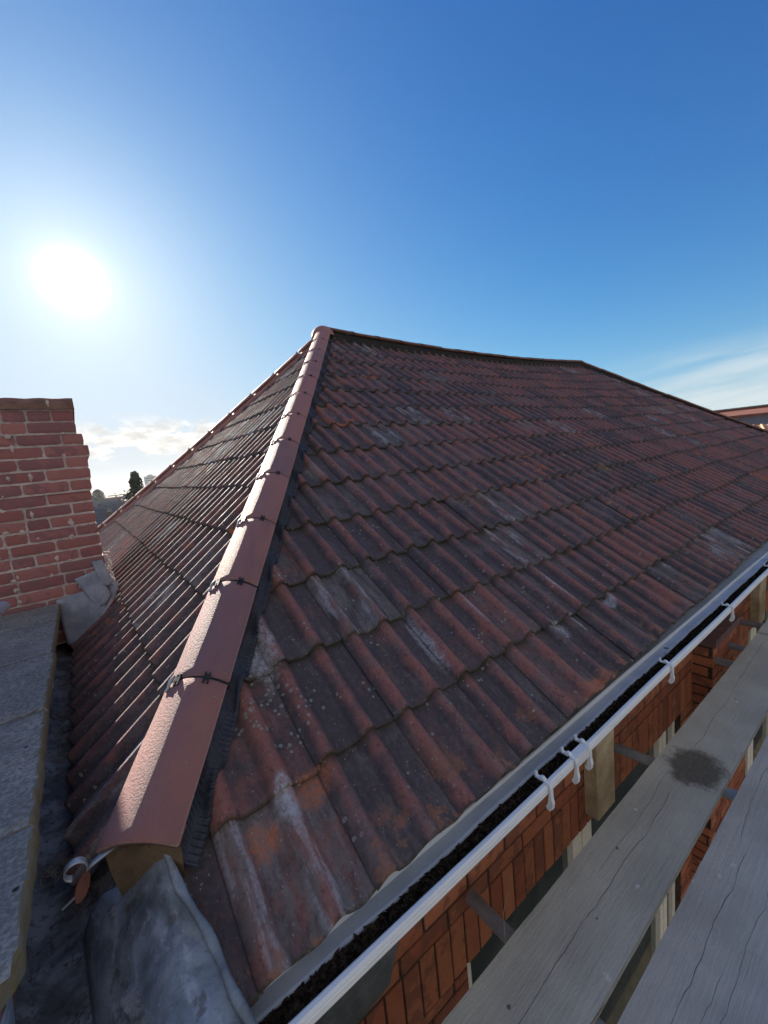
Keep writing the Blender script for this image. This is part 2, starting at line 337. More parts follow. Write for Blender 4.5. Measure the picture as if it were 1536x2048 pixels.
M_BOARD2 = mat('grey_board_cracked', m_board(dict(cracks=[(-.475, -.2, 1.15, .0018), (-.45, 1.1, 2.6, .0013), (-.565, .3, 3.0, .0010), (-.53, -.5, .6, .0010)])))
M_BOARD3 = mat('grey_board_plain', m_board(dict(cracks=[(-.10, 3.6, 8, .003), (-.52, 3.2, 8, .003), (-.85, -1, 4, .003)])))
M_LEAF = simple('rotting_leaves', (.010, .008, .006), (.055, .040, .028), 1, 60, .4, spec=0)
M_TWIG = simple('dry_twig', (.16, .13, .10), (.30, .26, .20), .9, 30, .3)
M_DARK = simple('roof_underlay', (.02, .018, .018), (.03, .026, .026), .9, 10, .2)
M_RUST = simple('rusty_clay_shard', (.13, .055, .042), (.20, .085, .065), .9, 20, .4)

# ------------------------------------------------------------------ object helpers
def tag(o, label=None, cat=None, group=None, kind=None):
    if label: o['label'] = label
    if cat: o['category'] = cat
    if group: o['group'] = group
    if kind: o['kind'] = kind
    return o
def empty(name, loc, label, cat, group=None):
    o = bpy.data.objects.new(name, None); COL.objects.link(o); o.location = loc; o.empty_display_size = .1
    return tag(o, label, cat, group)
class MB:
    """collects vertices, faces and per-vertex tint / texture coordinates and links them as ONE mesh"""
    def __init__(s): s.v = []; s.f = []; s.t = []; s.c = []; s.mi = []
    def add(s, vs, fs, tint=(.5, .5, .5, 0), tcs=None, mi=0):
        k = len(s.v); s.v += [tuple(p) for p in vs]
        s.f += [tuple(i + k for i in f) for f in fs]; s.mi += [mi] * len(fs)
        s.t += (list(tint) if isinstance(tint, list) else [tint] * len(vs))
        s.c += (list(tcs) if tcs is not None else [tuple(p) for p in vs])
    def grid(s, rows, tints=None, tcs=None, closed=False, mi=0):
        n = len(rows[0]); vs = [p for r in rows for p in r]; fs = []
        for i in range(len(rows) - 1):
            for j in range(n - (0 if closed else 1)):
                j2 = (j + 1) % n
                fs.append((i * n + j, i * n + j2, (i + 1) * n + j2, (i + 1) * n + j))
        s.add(vs, fs, tints if tints else (.5, .5, .5, 0), tcs, mi)
    def box(s, a, b, tint=(.5, .5, .5, 0), mi=0):
        (x0, y0, z0), (x1, y1, z1) = a, b
        vs = [(x0, y0, z0), (x1, y0, z0), (x1, y1, z0), (x0, y1, z0), (x0, y0, z1), (x1, y0, z1), (x1, y1, z1), (x0, y1, z1)]
        s.add(vs, [(0, 3, 2, 1), (4, 5, 6, 7), (0, 1, 5, 4), (1, 2, 6, 5), (2, 3, 7, 6), (3, 0, 4, 7)], tint, None, mi)
    def tube(s, p0, p1, r, seg=16, r1=None, caps=True, mi=0, hollow=0):
        p0, p1 = Vector(p0), Vector(p1); ax = (p1 - p0).normalized()
        a = ax.orthogonal().normalized(); b = ax.cross(a); r1 = r if r1 is None else r1
        ring = lambda c, q: [c + (a * math.cos(2 * math.pi * k / seg) + b * math.sin(2 * math.pi * k / seg)) * q for k in range(seg)]
        if hollow:
            s.grid([ring(p0 + ax * .08, hollow), ring(p0, hollow), ring(p0, r), ring(p1, r1)], closed=True, mi=mi)
        else:
            s.grid([ring(p0, r), ring(p1, r1)], closed=True, mi=mi)
            if caps:
                k = len(s.v); s.add([p0] + ring(p0, r), [(0, (j + 1) % seg + 1, j + 1) for j in range(seg)], mi=mi)
                s.add([p1] + ring(p1, r1), [(0, j + 1, (j + 1) % seg + 1) for j in range(seg)], mi=mi)
    def path(s, pts, r, seg=8, mi=0, flat=1.0):
        pts = [Vector(p) for p in pts]; rows = []
        for i, p in enumerate(pts):
            t = (pts[min(i + 1, len(pts) - 1)] - pts[max(i - 1, 0)]).normalized()
            a = t.cross(Vector((0, 0, 1)));
            if a.length < 1e-4: a = Vector((1, 0, 0))
            a.normalize(); b = a.cross(t)
            rr = r[i] if isinstance(r, (list, tuple)) else r
            rows.append([p + (a * math.cos(2 * math.pi * k / seg) + b * math.sin(2 * math.pi * k / seg) * flat) * rr for k in range(seg)])
        s.grid(rows, closed=True, mi=mi)
    def build(s, name, material, parent=None, smooth=False, post=None, merge=False, solid=0):
        me = bpy.data.meshes.new(name); vs = s.v
        if post: vs = [post(*p) for p in vs]
        me.from_pydata([tuple(p) for p in vs], [], s.f)
        a = me.attributes.new('tint', 'FLOAT_COLOR', 'POINT'); a.data.foreach_set('color', np.array([(*t[:3], t[3] if len(t) > 3 else 0) for t in s.t], 'f').ravel())
        a = me.attributes.new('tc', 'FLOAT_VECTOR', 'POINT'); a.data.foreach_set('vector', np.array([tuple(c) for c in s.c], 'f').ravel())
        mats = material if isinstance(material, (list, tuple)) else [material]
        for m_ in mats: me.materials.append(m_)
        if len(mats) > 1: me.polygons.foreach_set('material_index', s.mi)
        bm = bmesh.new(); bm.from_mesh(me)
        if merge: bmesh.ops.remove_doubles(bm, verts=bm.verts, dist=1e-5)
        bmesh.ops.recalc_face_normals(bm, faces=bm.faces) if merge else None
        for cut in getattr(s, 'cuts', []):
            bmesh.ops.bisect_plane(bm, geom=bm.verts[:] + bm.edges[:] + bm.faces[:], plane_co=cut[0], plane_no=cut[1], clear_inner=True)
        for f in bm.faces: f.smooth = smooth
        bm.to_mesh(me); bm.free()
        o = bpy.data.objects.new(name, me); COL.objects.link(o)
        if parent:
            o.parent = parent; o.location = -parent.location if parent.parent is None else (0, 0, 0)
        if solid:
            md = o.modifiers.new('thickness', 'SOLIDIFY'); md.thickness = solid; md.offset = -1
        return o
def shear(x, y, z): return (x, y - .02 * x, z)      # the eaves run very slightly out of line with the roof
rnd = random.Random(7)

# ------------------------------------------------------------------ roof geometry
TH = 0.55728; XA, YA, RL = 2.28065, 4.38927, 7.34087
G = .38839; J0 = -.0532; LIFT = .10; DB = 3.36224; L2 = 3.99259; AC = .27103; SAG = .105
TP = .17
ZA = YA * math.tan(TH) + AC
def PA(x, s, n):
    y = s * math.cos(TH) - n * math.sin(TH)
    t = (x - XA) / RL; u = max(0, y / YA)
    z = s * math.sin(TH) + n * math.cos(TH) + AC * u * u
    if 0 < t < 1: z -= SAG * 4 * t * (1 - t) * min(u, 1) ** 2
    z += .012 * math.sin(x * 1.9 + s) * math.sin(s * 1.3 + .5)
    return (x, y, z)
PB_ = math.atan(ZA / DB); XB0 = XA - DB
def PB(y, s, n):
    x = s * math.cos(PB_) - n * math.sin(PB_)
    t = max(0, x / DB)
    z = s * math.sin(PB_) + n * math.cos(PB_) + AC * (t * t - t)
    return (XB0 + x, y, z)
def prof(u):                    # u in roll pitches, crest at integer u
    w = (u + .5) % 1.0 - .5
    if w < -.23: return 0.0
    if w < -.17: return .015 * (w + .23) / .06
    if w < .25:
        q = (w + .17) / .42
        h = .038 * math.sin(math.pi * min(1, max(0, .09 + q * .91))) ** .72
        return max(h, .015) if q < .3 else h
    return .0015 * math.sin((w - .25) * 12)
US = [-.5, -.38, -.28, -.235, -.20, -.168, -.13, -.085, -.03, .02, .07, .12, .16, .20, .23, .255, .33, .42]
def tiles(mb, P, rows, col_range, gfun, warm=1.0, rng=None):
    """interlocking double-roll tiles, tail at s, head under the course above"""
    for j in rows:
        s0 = gfun(j); s1 = gfun(j + 1) + .03
        a, b_ = col_range(s0, s1)
        k0 = int(math.floor(a / (2 * TP))); k1 = int(math.ceil(b_ / (2 * TP)))
        for k in range(k0, k1 + 1):
            r1, r2, r3 = rng.random(), rng.random(), rng.random()
            ds = rng.uniform(-.010, .009) * (1 if j else .6); dn = rng.uniform(-.003, .004); tw = rng.uniform(-.0035, .0035); dx = rng.uniform(-.002, .002)
            r1 *= warm
            us = [2 * k - .236] + [2 * k + u for u in US if u > -.23] + [2 * k + 1 + u for u in US] + [2 * k + 1.5 + q_ for q_ in (0, .12, .20, .24, .262, .32)]
            vsn = [-.001, .0, .010, .03, .10, .18, .26, .34, .44]
            rows_, tn, tcs = [], [], []
            Ls = s1 - s0
            lines = [('under', 0.0)] + [('top', q) for q in (0.0, .004, .02, .25, .5, .75, 1.0)]
            off = rng.random() * 40
            for kind, q in lines:
                row = []
                sl_ = q * Ls if q > .02 else (q * 1.0)
                if q == .02: sl_ = .014
                for u in us:
                    ul = u - 2 * k - .75
                    h = prof(u)
                    n = -.042 + h + .020 * (1 - sl_ / (Ls)) + dn + tw * ul
                    # a side lap: right edge of the tile rides a little higher
                    n -= .006 if ul > .999 else 0
                    if kind == 'under': n -= .016
                    elif q == 0.0: n -= .0035
                    row.append(P(u * TP + dx, s0 + ds + sl_ + .0035 * math.sin(u * 6.28 + 1.2) * (1 - q) + .002 * math.sin(u * 9 + off) * (1 - q), n))
                    tn.append((r1, r2, r3, max(0, h / .034))); tcs.append((u * TP + off, s0 + sl_ + off * .37, min(1, sl_ / (gfun(j + 1) - s0))))
                rows_.append(row)
            mb.grid(rows_, tn, tcs)
sA = lambda j: .006 if j <= 0 else G * (j + J0)
LA = (YA / math.cos(TH)) + .02
def colsA(s0, s1):
    return (XB0 + .7 * s0 * math.cos(TH) * DB / YA - .1, XA + RL + L2 * (1 - s0 * math.cos(TH) / YA) + .3)
house = empty('brick_house', (2.5, .24, -7), 'brick house under a hipped roof of dark clay tiles, filling most of the view', 'house')

mb = MB(); rg = random.Random(11)
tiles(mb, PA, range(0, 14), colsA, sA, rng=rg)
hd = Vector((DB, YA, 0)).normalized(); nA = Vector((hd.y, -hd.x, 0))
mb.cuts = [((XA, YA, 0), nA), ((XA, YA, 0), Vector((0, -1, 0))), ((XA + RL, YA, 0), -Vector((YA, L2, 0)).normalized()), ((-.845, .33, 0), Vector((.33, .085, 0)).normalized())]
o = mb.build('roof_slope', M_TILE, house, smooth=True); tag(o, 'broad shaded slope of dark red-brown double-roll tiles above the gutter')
sB = lambda j: 0.0 if j <= 0 else G * (1.02 * j + .22)
def colsB(s0, s1):
    q = s0 * math.cos(PB_) / DB
    return (YA * q - .2, 2 * YA - YA * q + .2)
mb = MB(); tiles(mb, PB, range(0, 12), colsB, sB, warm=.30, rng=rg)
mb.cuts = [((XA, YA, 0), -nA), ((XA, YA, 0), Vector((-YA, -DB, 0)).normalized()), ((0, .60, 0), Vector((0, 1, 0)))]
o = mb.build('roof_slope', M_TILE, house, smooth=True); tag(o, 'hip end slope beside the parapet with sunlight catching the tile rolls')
# underlay, back slope and far hip end
mb = MB()
def sheet(P, pts): mb.add([P(*p) for p in pts], [tuple(range(len(pts)))])
ap = Vector((XA, YA, ZA - .12)); re_ = Vector((XA + RL, YA, ZA - .12))
c0, c1, c2, c3 = Vector((XB0 + .1, .1, -.09)), Vector((XA + RL + L2, .1, -.09)), Vector((XA + RL + L2, 2 * YA, -.06)), Vector((XB0 + .1, 2 * YA, -.06))
mid1, mid2 = (ap + c0) / 2, 0
def under(a, b, c, d=None, n=8):
    rows = []
    for i in range(n + 1):
        t = i / n; p = a.lerp(d if d else c, t); q = b.lerp(c, t); zz = -.25 * AC * 4 * t * (1 - t) - .02
        rows.append([(p + Vector((0, 0, zz))), (q + Vector((0, 0, zz)))])
    mb.grid(rows)
under(c0, c1, re_, ap); under(c3, c0, ap); under(c1, c2, re_); under(c2, c3, ap, re_)
mb.build('roof_underlay', M_DARK, house)
mb = MB(); mb.grid([[c2 + Vector((0, .1, .03)), c3 + Vector((0, .1, .03))], [re_ + Vector((0, .02, .08)), ap + Vector((0, .02, .08))]]); mb.grid([[c1 + Vector((.06, -.05, .06)), c2 + Vector((.06, .05, .06))], [re_ + Vector((.03, 0, .1)), re_ + Vector((.03, 0, .1))]])
o = mb.build('roof_slope', M_TILE, house); tag(o, 'far side slopes hidden behind the ridge')

# ---- hip and ridge cappings
def hipz(t): return LIFT + t * (ZA - AC) + AC * (t * t * .5 + t * .5)
def H1(t): return Vector((XB0 - .056 * (1 - t) + t * DB, t * YA, hipz(t)))
def H2(t): return Vector((XB0 + t * DB, 2 * YA - t * YA, hipz(t) - .03))
def H3(t): return Vector((XA + RL + (1 - t) * L2, t * YA, LIFT - .09 * (1 - t) + t * ZA - AC * .6 * t * (1 - t)))
def HR(t): return Vector((XA + t * RL, YA, ZA + LIFT - SAG * 4 * t * (1 - t)))
def cap(name, fn, t0, t1, r, half, material, parent, seg=20, nl=10, overlap=0, droop=0, jit=0.0, rj=None, label=None, thick=.018):
    rj = rj or rnd; mb = MB()
    p0, p1 = fn(t0), fn(t1); ax = (p1 - p0).normalized(); side = ax.cross(Vector((0, 0, 1))).normalized(); up = side.cross(ax)
    rows, tn, tcs = [], [], []; L = (p1 - p0).length; off = rj.random() * 30; tr = rj.random()
    dx, dz, da = rj.uniform(-jit, jit), rj.uniform(-jit, jit), rj.uniform(-jit, jit) * 1.5
    qs = [0, .004, .012] + [i / nl for i in range(1, nl)] + [.988, .996, 1]
    for q in qs:
        c = p0.lerp(p1, q) + side * (dx + da * (q - .5)) + up * (dz - r)
        e = 1 if q in (0, 1) else (.4 if q in (.004, .996) else 0)
        row = []
        for k in range(seg + 1):
            ph = (k / seg * 2 - 1) * half
            rr = r - e * .006 + .0012 * math.sin(ph * 5 + off) + .0008 * math.sin(q * 9 + ph * 3)
            edge = max(0, (abs(k / seg * 2 - 1) - .93) / .07)
            row.append(c + side * (math.sin(ph) * rr) + up * (math.cos(ph) * rr)); tn.append((tr, max(e, edge) * .9, 0, 0)); tcs.append((ph * r + off, q * L + off, 0))
        rows.append(row)
    # inner skin and rims
    inner = []
    for q in (1, .5, 0):
        c = p0.lerp(p1, q) + side * (dx + da * (q - .5)) + up * (dz - r)
        row = []
        for k in range(seg + 1):
            ph = (k / seg * 2 - 1) * half
            row.append(c + side * (math.sin(ph) * (r - thick)) + up * (math.cos(ph) * (r - thick))); tn.append((tr, .3, 0, 0)); tcs.append((ph * r + off, q * L + off, 0))
        inner.append(row)
    rows = rows + inner + [rows[0]]
    tn += tn[:seg + 1]; tcs += tcs[:seg + 1]
    mb.grid(rows, tn, tcs)
    nr = len(qs); n = seg + 1; tot = len(rows) - 1
    # long side rims
    for kk in (0, seg):
        for i in range(nr - 1):
            q = qs[i]; a = i * n + kk; b_ = (i + 1) * n + kk
            def inn(qv):
                c = p0.lerp(p1, qv) + side * (dx + da * (qv - .5)) + up * (dz - r); ph = (kk / seg * 2 - 1) * half
                return c + side * (math.sin(ph) * (r - thick)) + up * (math.cos(ph) * (r - thick))
            mb.add([rows[i][kk], rows[i + 1][kk], inn(qs[i + 1]), inn(q)], [(0, 1, 2, 3)], (tr, .8, 0, 0), [(off, q, 0)] * 4)
    o = mb.build(name, material, parent, smooth=True)
    if label: tag(o, label)
    return o, (p0, p1, ax, side, up, r, dx, dz)
hl = (H1(1) - H1(0)).length
js = [-.045] + [.425, .884, 1.344, 1.803, 2.278, 2.757, 3.228, 3.712, 4.21, 4.70, 5.19, 5.68]
rj = random.Random(3)
start = .41 / hl * 0 + 0
HR_R = .132
def union(frame, parent, fine=True):
    p0, p1, ax, side, up, r, dx, dz = frame
    c = p1 + up * (-r); mb = MB(); half = 1.08; seg = 20
    rows = []
    for (dq, rr) in ((-.012, r - .022), (-.012, r + .0035), (.012, r + .0035), (.012, r - .022)):
        rows.append([c + ax * dq + side * math.sin((k / seg * 2 - 1) * half) * rr + up * math.cos((k / seg * 2 - 1) * half) * rr for k in range(seg + 1)])
    if fine:
        rows[1] = [c + ax * -.004 + side * math.sin((k / seg * 2 - 1) * half) * (r - .003) + up * math.cos((k / seg * 2 - 1) * half) * (r - .003) for k in range(seg + 1)]
        rows[2] = [c + ax * .006 + side * math.sin((k / seg * 2 - 1) * half) * (r - .003) + up * math.cos((k / seg * 2 - 1) * half) * (r - .003) for k in range(seg + 1)]
    mb.grid(rows)
    o = mb.build('union_seal', M_SEAL, parent, smooth=False)
    for ph in (-.36, .40):
        mb = MB()
        def pt(a_, q, h): return c + ax * q + side * math.sin(a_) * (r + h) + up * math.cos(a_) * (r + h)
        def blk(a0, a1, q0, q1, h0=-.002, h1=.006):
            vs_ = [pt(a0, q0, h0), pt(a1, q0, h0), pt(a1, q1, h0), pt(a0, q1, h0), pt(a0, q0, h1), pt(a1, q0, h1), pt(a1, q1, h1), pt(a0, q1, h1)]
            mb.add(vs_, [(0, 3, 2, 1), (4, 5, 6, 7), (0, 1, 5, 4), (1, 2, 6, 5), (2, 3, 7, 6), (3, 0, 4, 7)])
        w = .075
        blk(ph - w, ph + w, -.007, .009); blk(ph - w, ph - w * .38, -.022, -.007); blk(ph + w * .38, ph + w, -.022, -.007)
        blk(ph - w * 1.0, ph - w * .5, .009, .019); blk(ph + w * .3, ph + w * .75, .009, .017)
        mb.build('clip', M_BLACK, parent)
    # galvanised strap on the sunny side
    mb = MB()
    mb.path([c + ax * .018 + side * math.sin(-.52) * (r + .006) + up * math.cos(-.52) * (r + .006), c + ax * -.002 + side * math.sin(-.56) * (r + .010) + up * math.cos(-.56) * (r + .010),
             c + ax * -.022 + side * math.sin(-.60) * (r + .004) + up * math.cos(-.60) * (r + .004), c + ax * -.030 + side * math.sin(-.68) * (r + .003) + up * math.cos(-.68) * (r + .003)], .0055, 6)
    mb.build('strap', M_GALV, parent, smooth=True)
hts = [-.0] + [j / hl for j in js[1:]]
# positions along the hip of each joint; first tile starts at the cut foot of the hip
for i in range(len(js)):
    t0 = (js[i] / hl if i else (js[1] - .455) / hl) ; t1 = (js[i + 1] if i + 1 < len(js) else 6.16) / hl
    if i == 0: continue
    o, fr = cap('hip_tile', H1, t0 + .004 / hl, t1 - .004 / hl, HR_R, .97, M_HIP, house, seg=28, nl=14, jit=.002, rj=rj)
    if i == 1: first_frame = fr; first_tile = o; tag(o, 'lowest hip tile, its open end packed with brown mortar')
    if i < len(js) - 1: union(fr, o, True)
# dome at the apex
mb = MB(); rows = []; tn = []; tcs = []
for i in range(9):
    a = i / 8 * math.pi / 2 * 1.05; rows.append([Vector((XA - .02, YA, ZA + LIFT - .145)) + Vector((math.cos(b * math.pi / 12) * math.cos(a) * .165, math.sin(b * math.pi / 12) * math.cos(a) * .165, math.sin(a) * .15)) for b in range(25)])
mb.grid(rows); mb.build('hip_cap', M_HIP, house, smooth=True)
n_r = 16
for i in range(n_r):
    cap('ridge_tile', HR, i / n_r + .001, (i + 1) / n_r - .001, .13, 1.0, M_RIDGE, house, seg=12, nl=4, jit=.005, rj=rj)
    mb = MB(); p = HR((i + 1) / n_r); rows = []
    for dx in (-.018, .018): rows.append([p + Vector((dx, math.sin(a) * .136, -.13 + math.cos(a) * .137)) for a in np.linspace(-1.05, 1.05, 9)])
    mb.grid(rows); 
    if i < n_r - 1: mb.build('union_seal', M_SEAL, house)
h3 = (H3(1) - H3(0)).length; n3 = 12
for i in range(n3):
    cap('hip_tile', H3, i / n3 + .0006, (i + 1) / n3 - .0006, .12, 1.0, M_RIDGE, house, seg=12, nl=4, jit=.006, rj=rj)
n2_ = 13
for i in range(n2_):
    oo, fr = cap('hip_tile', H2, i / n2_ + .003, (i + 1) / n2_ - .003, .105, 1.2, M_HIP, house, seg=12, nl=4, jit=.003, rj=rj)
    mb = MB(); p0, p1, ax, side, up, r, dx, dz = fr; mb.box((-.006, -.010, -.008), (.006, .010, .004)); 
    c = p1 + side * math.sin(.5) * r + up * (math.cos(.5) * r - r - .004)
    mb.v = [c + ax * v[0] + side * v[1] + up * v[2] for v in mb.v]
    if i < n2_ - 1: mb.build('clip', M_BLACK, oo)
def gap_strip(fn, r, n, m_):
    mb = MB(); rows = []; rk = random.Random(2)
    for i in range(n + 1):
        t = i / n; p = fn(t); ax = (fn(min(1, t + .01)) - fn(max(0, t - .01))).normalized(); side = ax.cross(Vector((0, 0, 1))).normalized()
        rows.append([p + side * a + Vector((0, 0, b_ + rk.uniform(-.004, .004))) for a, b_ in ((-r * .85, -.24), (-r * .76, -.10), (-r * .3, -.06), (r * .3, -.06), (r * .76, -.10), (r * .85, -.24))])
    mb.grid(rows); return mb.build('cap_fill', m_, house)
gap_strip(HR, .13, 60, M_DARK); gap_strip(H3, .13, 50, M_DARK); gap_strip(H2, .10, 50, M_HIP)  # ridge and far hip strips near-black: shadow gap under the caps painted as colour
# mortar packed into the open foot of the lowest hip tile
p0, p1, ax, side, up, r, dx, dz = first_frame
mb = MB(); c = p0 + up * (dz - r) + side * dx; rows = []
rgm = random.Random(5)
for (q, sc_, dn) in ((.05, .93, 0), (.012, .92, 0), (.010, .6, 0), (.013, .3, 0), (.008, .02, 0)):
    row = []
    for k in range(25):
        a = (k / 24 * 2 - 1) * 1.05
        px, pz = math.sin(a) * r * sc_, (math.cos(a) * r - r * .30) * sc_ + r * .30
        row.append(c + ax * (q + rgm.uniform(-.004, .004)) + side * px + up * pz)
    rows.append(row)
mb.grid(rows)
rows = []
for (q, sc_) in ((.012, .92), (-.004, .96), (-.022, 1.0), (-.06, 1.05)):
    row = []
    for k in range(17):
        w = k / 16 * 2 - 1
        depth = {.012: 0, -.004: -.05, -.022: -.10, -.06: -.22}[q]
        row.append(c + ax * (q + rgm.uniform(-.003, .003)) + side * w * math.sin(1.05) * r * (.92 - abs(q - .012) * 2.2) + up * (math.cos(1.05) * r * .92 + .002 + depth * (1 - .25 * w * w) + (.30 * r * .08)))
    rows.append(row)
mb.grid(rows)
mb.build('cap_fill', M_BED, house, smooth=True)

# ---- pleated membrane skirts of the hip
def skirt(P, fn, sign, w0, w1, t0, t1):
    mb = MB(); n = 1800; rows = []
    hl_ = (fn(1) - fn(0)).length
    rk = random.Random(9)
    for i in range(n + 1):
        t = t0 + (t1 - t0) * i / n
        p = fn(t); q = fn(t + .001); ax = (q - p).normalized(); side = ax.cross(Vector((0, 0, 1))).normalized() * sign
        row = []; rip = .0032 * math.sin(t * hl_ * 2 * math.pi / .0165 + 1.2 * math.sin(t * 37)) * (0.55 + .45 * math.sin(t * 61 + 1.7))
        for k, ww in enumerate((w0, w0 + (w1 - w0) * .35, w0 + (w1 - w0) * .7, w1)):
            x, y = p.x + side.x * ww, p.y + side.y * ww
            if P is PA:
                s = y / math.cos(TH); base = PA(x, s, 0); u = x / TP; n_ = -.042 + prof(u) * (.9 if k > 1 else .75) + .030
                z = base[2] + n_ / math.cos(TH)
            else:
                s = (x - XB0) / math.cos(PB_); base = PB(y, s, 0); n_ = -.042 + prof(y / TP) + .028; z = base[2] + n_ / math.cos(PB_)
            lim = p.z - .055 if k == 0 else 9
            z = max(z, p.z - .11) if k == 0 else z
            row.append((x + side.x * rip, y + side.y * rip, z + rip * 1.0))
        rows.append(row)
    mb.grid(rows); return mb.build('membrane_skirt', M_MEM, house, smooth=True, solid=.002)
skirt(PA, H1, 1, .075, .126, .078, .985)
skirt(PB, H1, -1, .075, .125, .10, .985)

# ------------------------------------------------------------------ front eaves (sheared frame)
XE0, XE1 = -.86, XA + RL + L2 + .1
mb = MB(); rows = []
for i in range(240):
    x = XE0 + (XE1 - XE0) * i / 239; w = .0015 * math.sin(x * 7) + .001 * math.sin(x * 23)
    rows.append([(x, .16, -.060), (x, .05, -.068 + w), (x, -.000 + w, -.066 + w), (x, -.008 + w, -.063 + w), (x, -.010 + w, -.076 + w)])
mb.grid(rows); tag(mb.build('eaves_tray', M_STRIP, house, smooth=True, post=shear), 'grey felt tray strip lapping from under the tiles into the gutter')
# gutter
gut = [(.045, -.045), (.045, -.118), (.03, -.128), (-.02, -.122), (-.050, -.108), (-.074, -.088), (-.087, -.074), (-.0925, -.067), (-.0935, -.062), (-.0905, -.060), (-.0905, -.056), (-.0935, -.054), (-.0935, -.049), (-.0905, -.047), (-.0915, -.041), (-.086, -.036), (-.076, -.0355), (-.0715, -.039), (-.0720, -.045), (-.0765, -.045), (-.079, -.052), (-.079, -.066), (-.066, -.084), (-.044, -.100), (-.016, -.113), (.026, -.118), (.038, -.108), (.038, -.045)]
mb = MB(); rows = []
N = 160
def gsag(x): return -.006 * math.sin((x + .7) * 1.6) ** 2 - .002 * (x > 2.5) * (x - 2.5)
for i in range(N + 1):
    x = XE0 + .08 + (XE1 - XE0) * i / N; rows.append([(x, y, z + gsag(x)) for y, z in gut])
mb.grid(rows, closed=True)
gutter = mb.build('gutter', M_PVC, house, smooth=False, post=shear); tag(gutter, 'white plastic gutter with ribbed front, choked with black leaf litter')
def bracket(x, w=.015, tabw=None):
    mb = MB(); off = .006
    out = [(-.060, -.020), (-.070, -.019), (-.078, -.026), (-.097, -.032), (-.102, -.044), (-.1025, -.064), (-.103, -.085), (-.107, -.104), (-.104, -.126), (-.094, -.138), (-.082, -.134)]
    inn = [(-.060, -.027), (-.069, -.027), (-.076, -.033), (-.091, -.038), (-.0955, -.048), (-.0955, -.064), (-.092, -.078), (-.090, -.096), (-.087, -.110), (-.084, -.120), (-.080, -.124)]
    poly = out + inn[::-1]
    for xs in ((x - w / 2, x + w / 2),):
        mb.grid([[(xs[0], y, z + gsag(x)) for y, z in poly], [(xs[1], y, z + gsag(x)) for y, z in poly]], closed=True)
        n = len(out)
        for xx in xs:
            vs_ = [(xx, y, z + gsag(x)) for y, z in out] + [(xx, y, z + gsag(x)) for y, z in inn]
            mb.add(vs_, [(k, k + 1, n + k + 1, n + k) for k in range(n - 1)])
    # inner tongue over the lip
    mb.box((x - w * .45, -.068, -.034 + gsag(x)), (x + w * .45, -.040, -.027 + gsag(x)))
    mb.box((x - w * .45, -.044, -.029 + gsag(x)), (x + w * .45, -.038, -.014 + gsag(x)))
    return mb.build('gutter_bracket', M_PVC, gutter, post=shear)
for x in (.30, .475, .575, 1.42, 2.46, 3.58, 4.7, 5.9, 7.1): bracket(x)
mb = MB(); mb.box((.475, -.0990, -.072 + gsag(.52)), (.575, -.0937, -.036 + gsag(.52))); mb.box((.475, -.096, -.0352 + gsag(.52)), (.575, -.066, -.0300 + gsag(.52)))
mb.build('gutter_union', M_PVC, gutter, post=shear)
# leaf litter
rl = random.Random(21); mb = MB()
rows = [[(XE0 + .1 + i * .03, y, -.088 + .008 * rl.random() + gsag(XE0 + i * .03)) for y in (.035, .0, -.03, -.066)] for i in range(int((XE1 - XE0) / .03))]
mb.grid(rows)
for i in range(9000):
    x = XE0 + .1 + (rl.random() ** 2.0) * 9; y = rl.uniform(-.069, -.013); z = -.084 + rl.random() * .018 + gsag(x)
    l, w = rl.uniform(.006, .020), rl.uniform(.002, .008); a = rl.uniform(0, 6.28); tl = rl.uniform(-.5, .5)
    d1 = Vector((math.cos(a), math.sin(a) * .8, tl)) * l; d2 = Vector((-math.sin(a), math.cos(a), rl.uniform(-.5, .5))) * w; c = Vector((x, y, z))
    mb.add([c - d1, c - d2, c + d1, c + d2 + Vector((0, 0, .003))], [(0, 1, 2, 3)])
tag(mb.build('leaf_litter', M_LEAF, None, post=shear), 'black rotting leaves lying in the white gutter', 'leaf litter', kind='stuff')

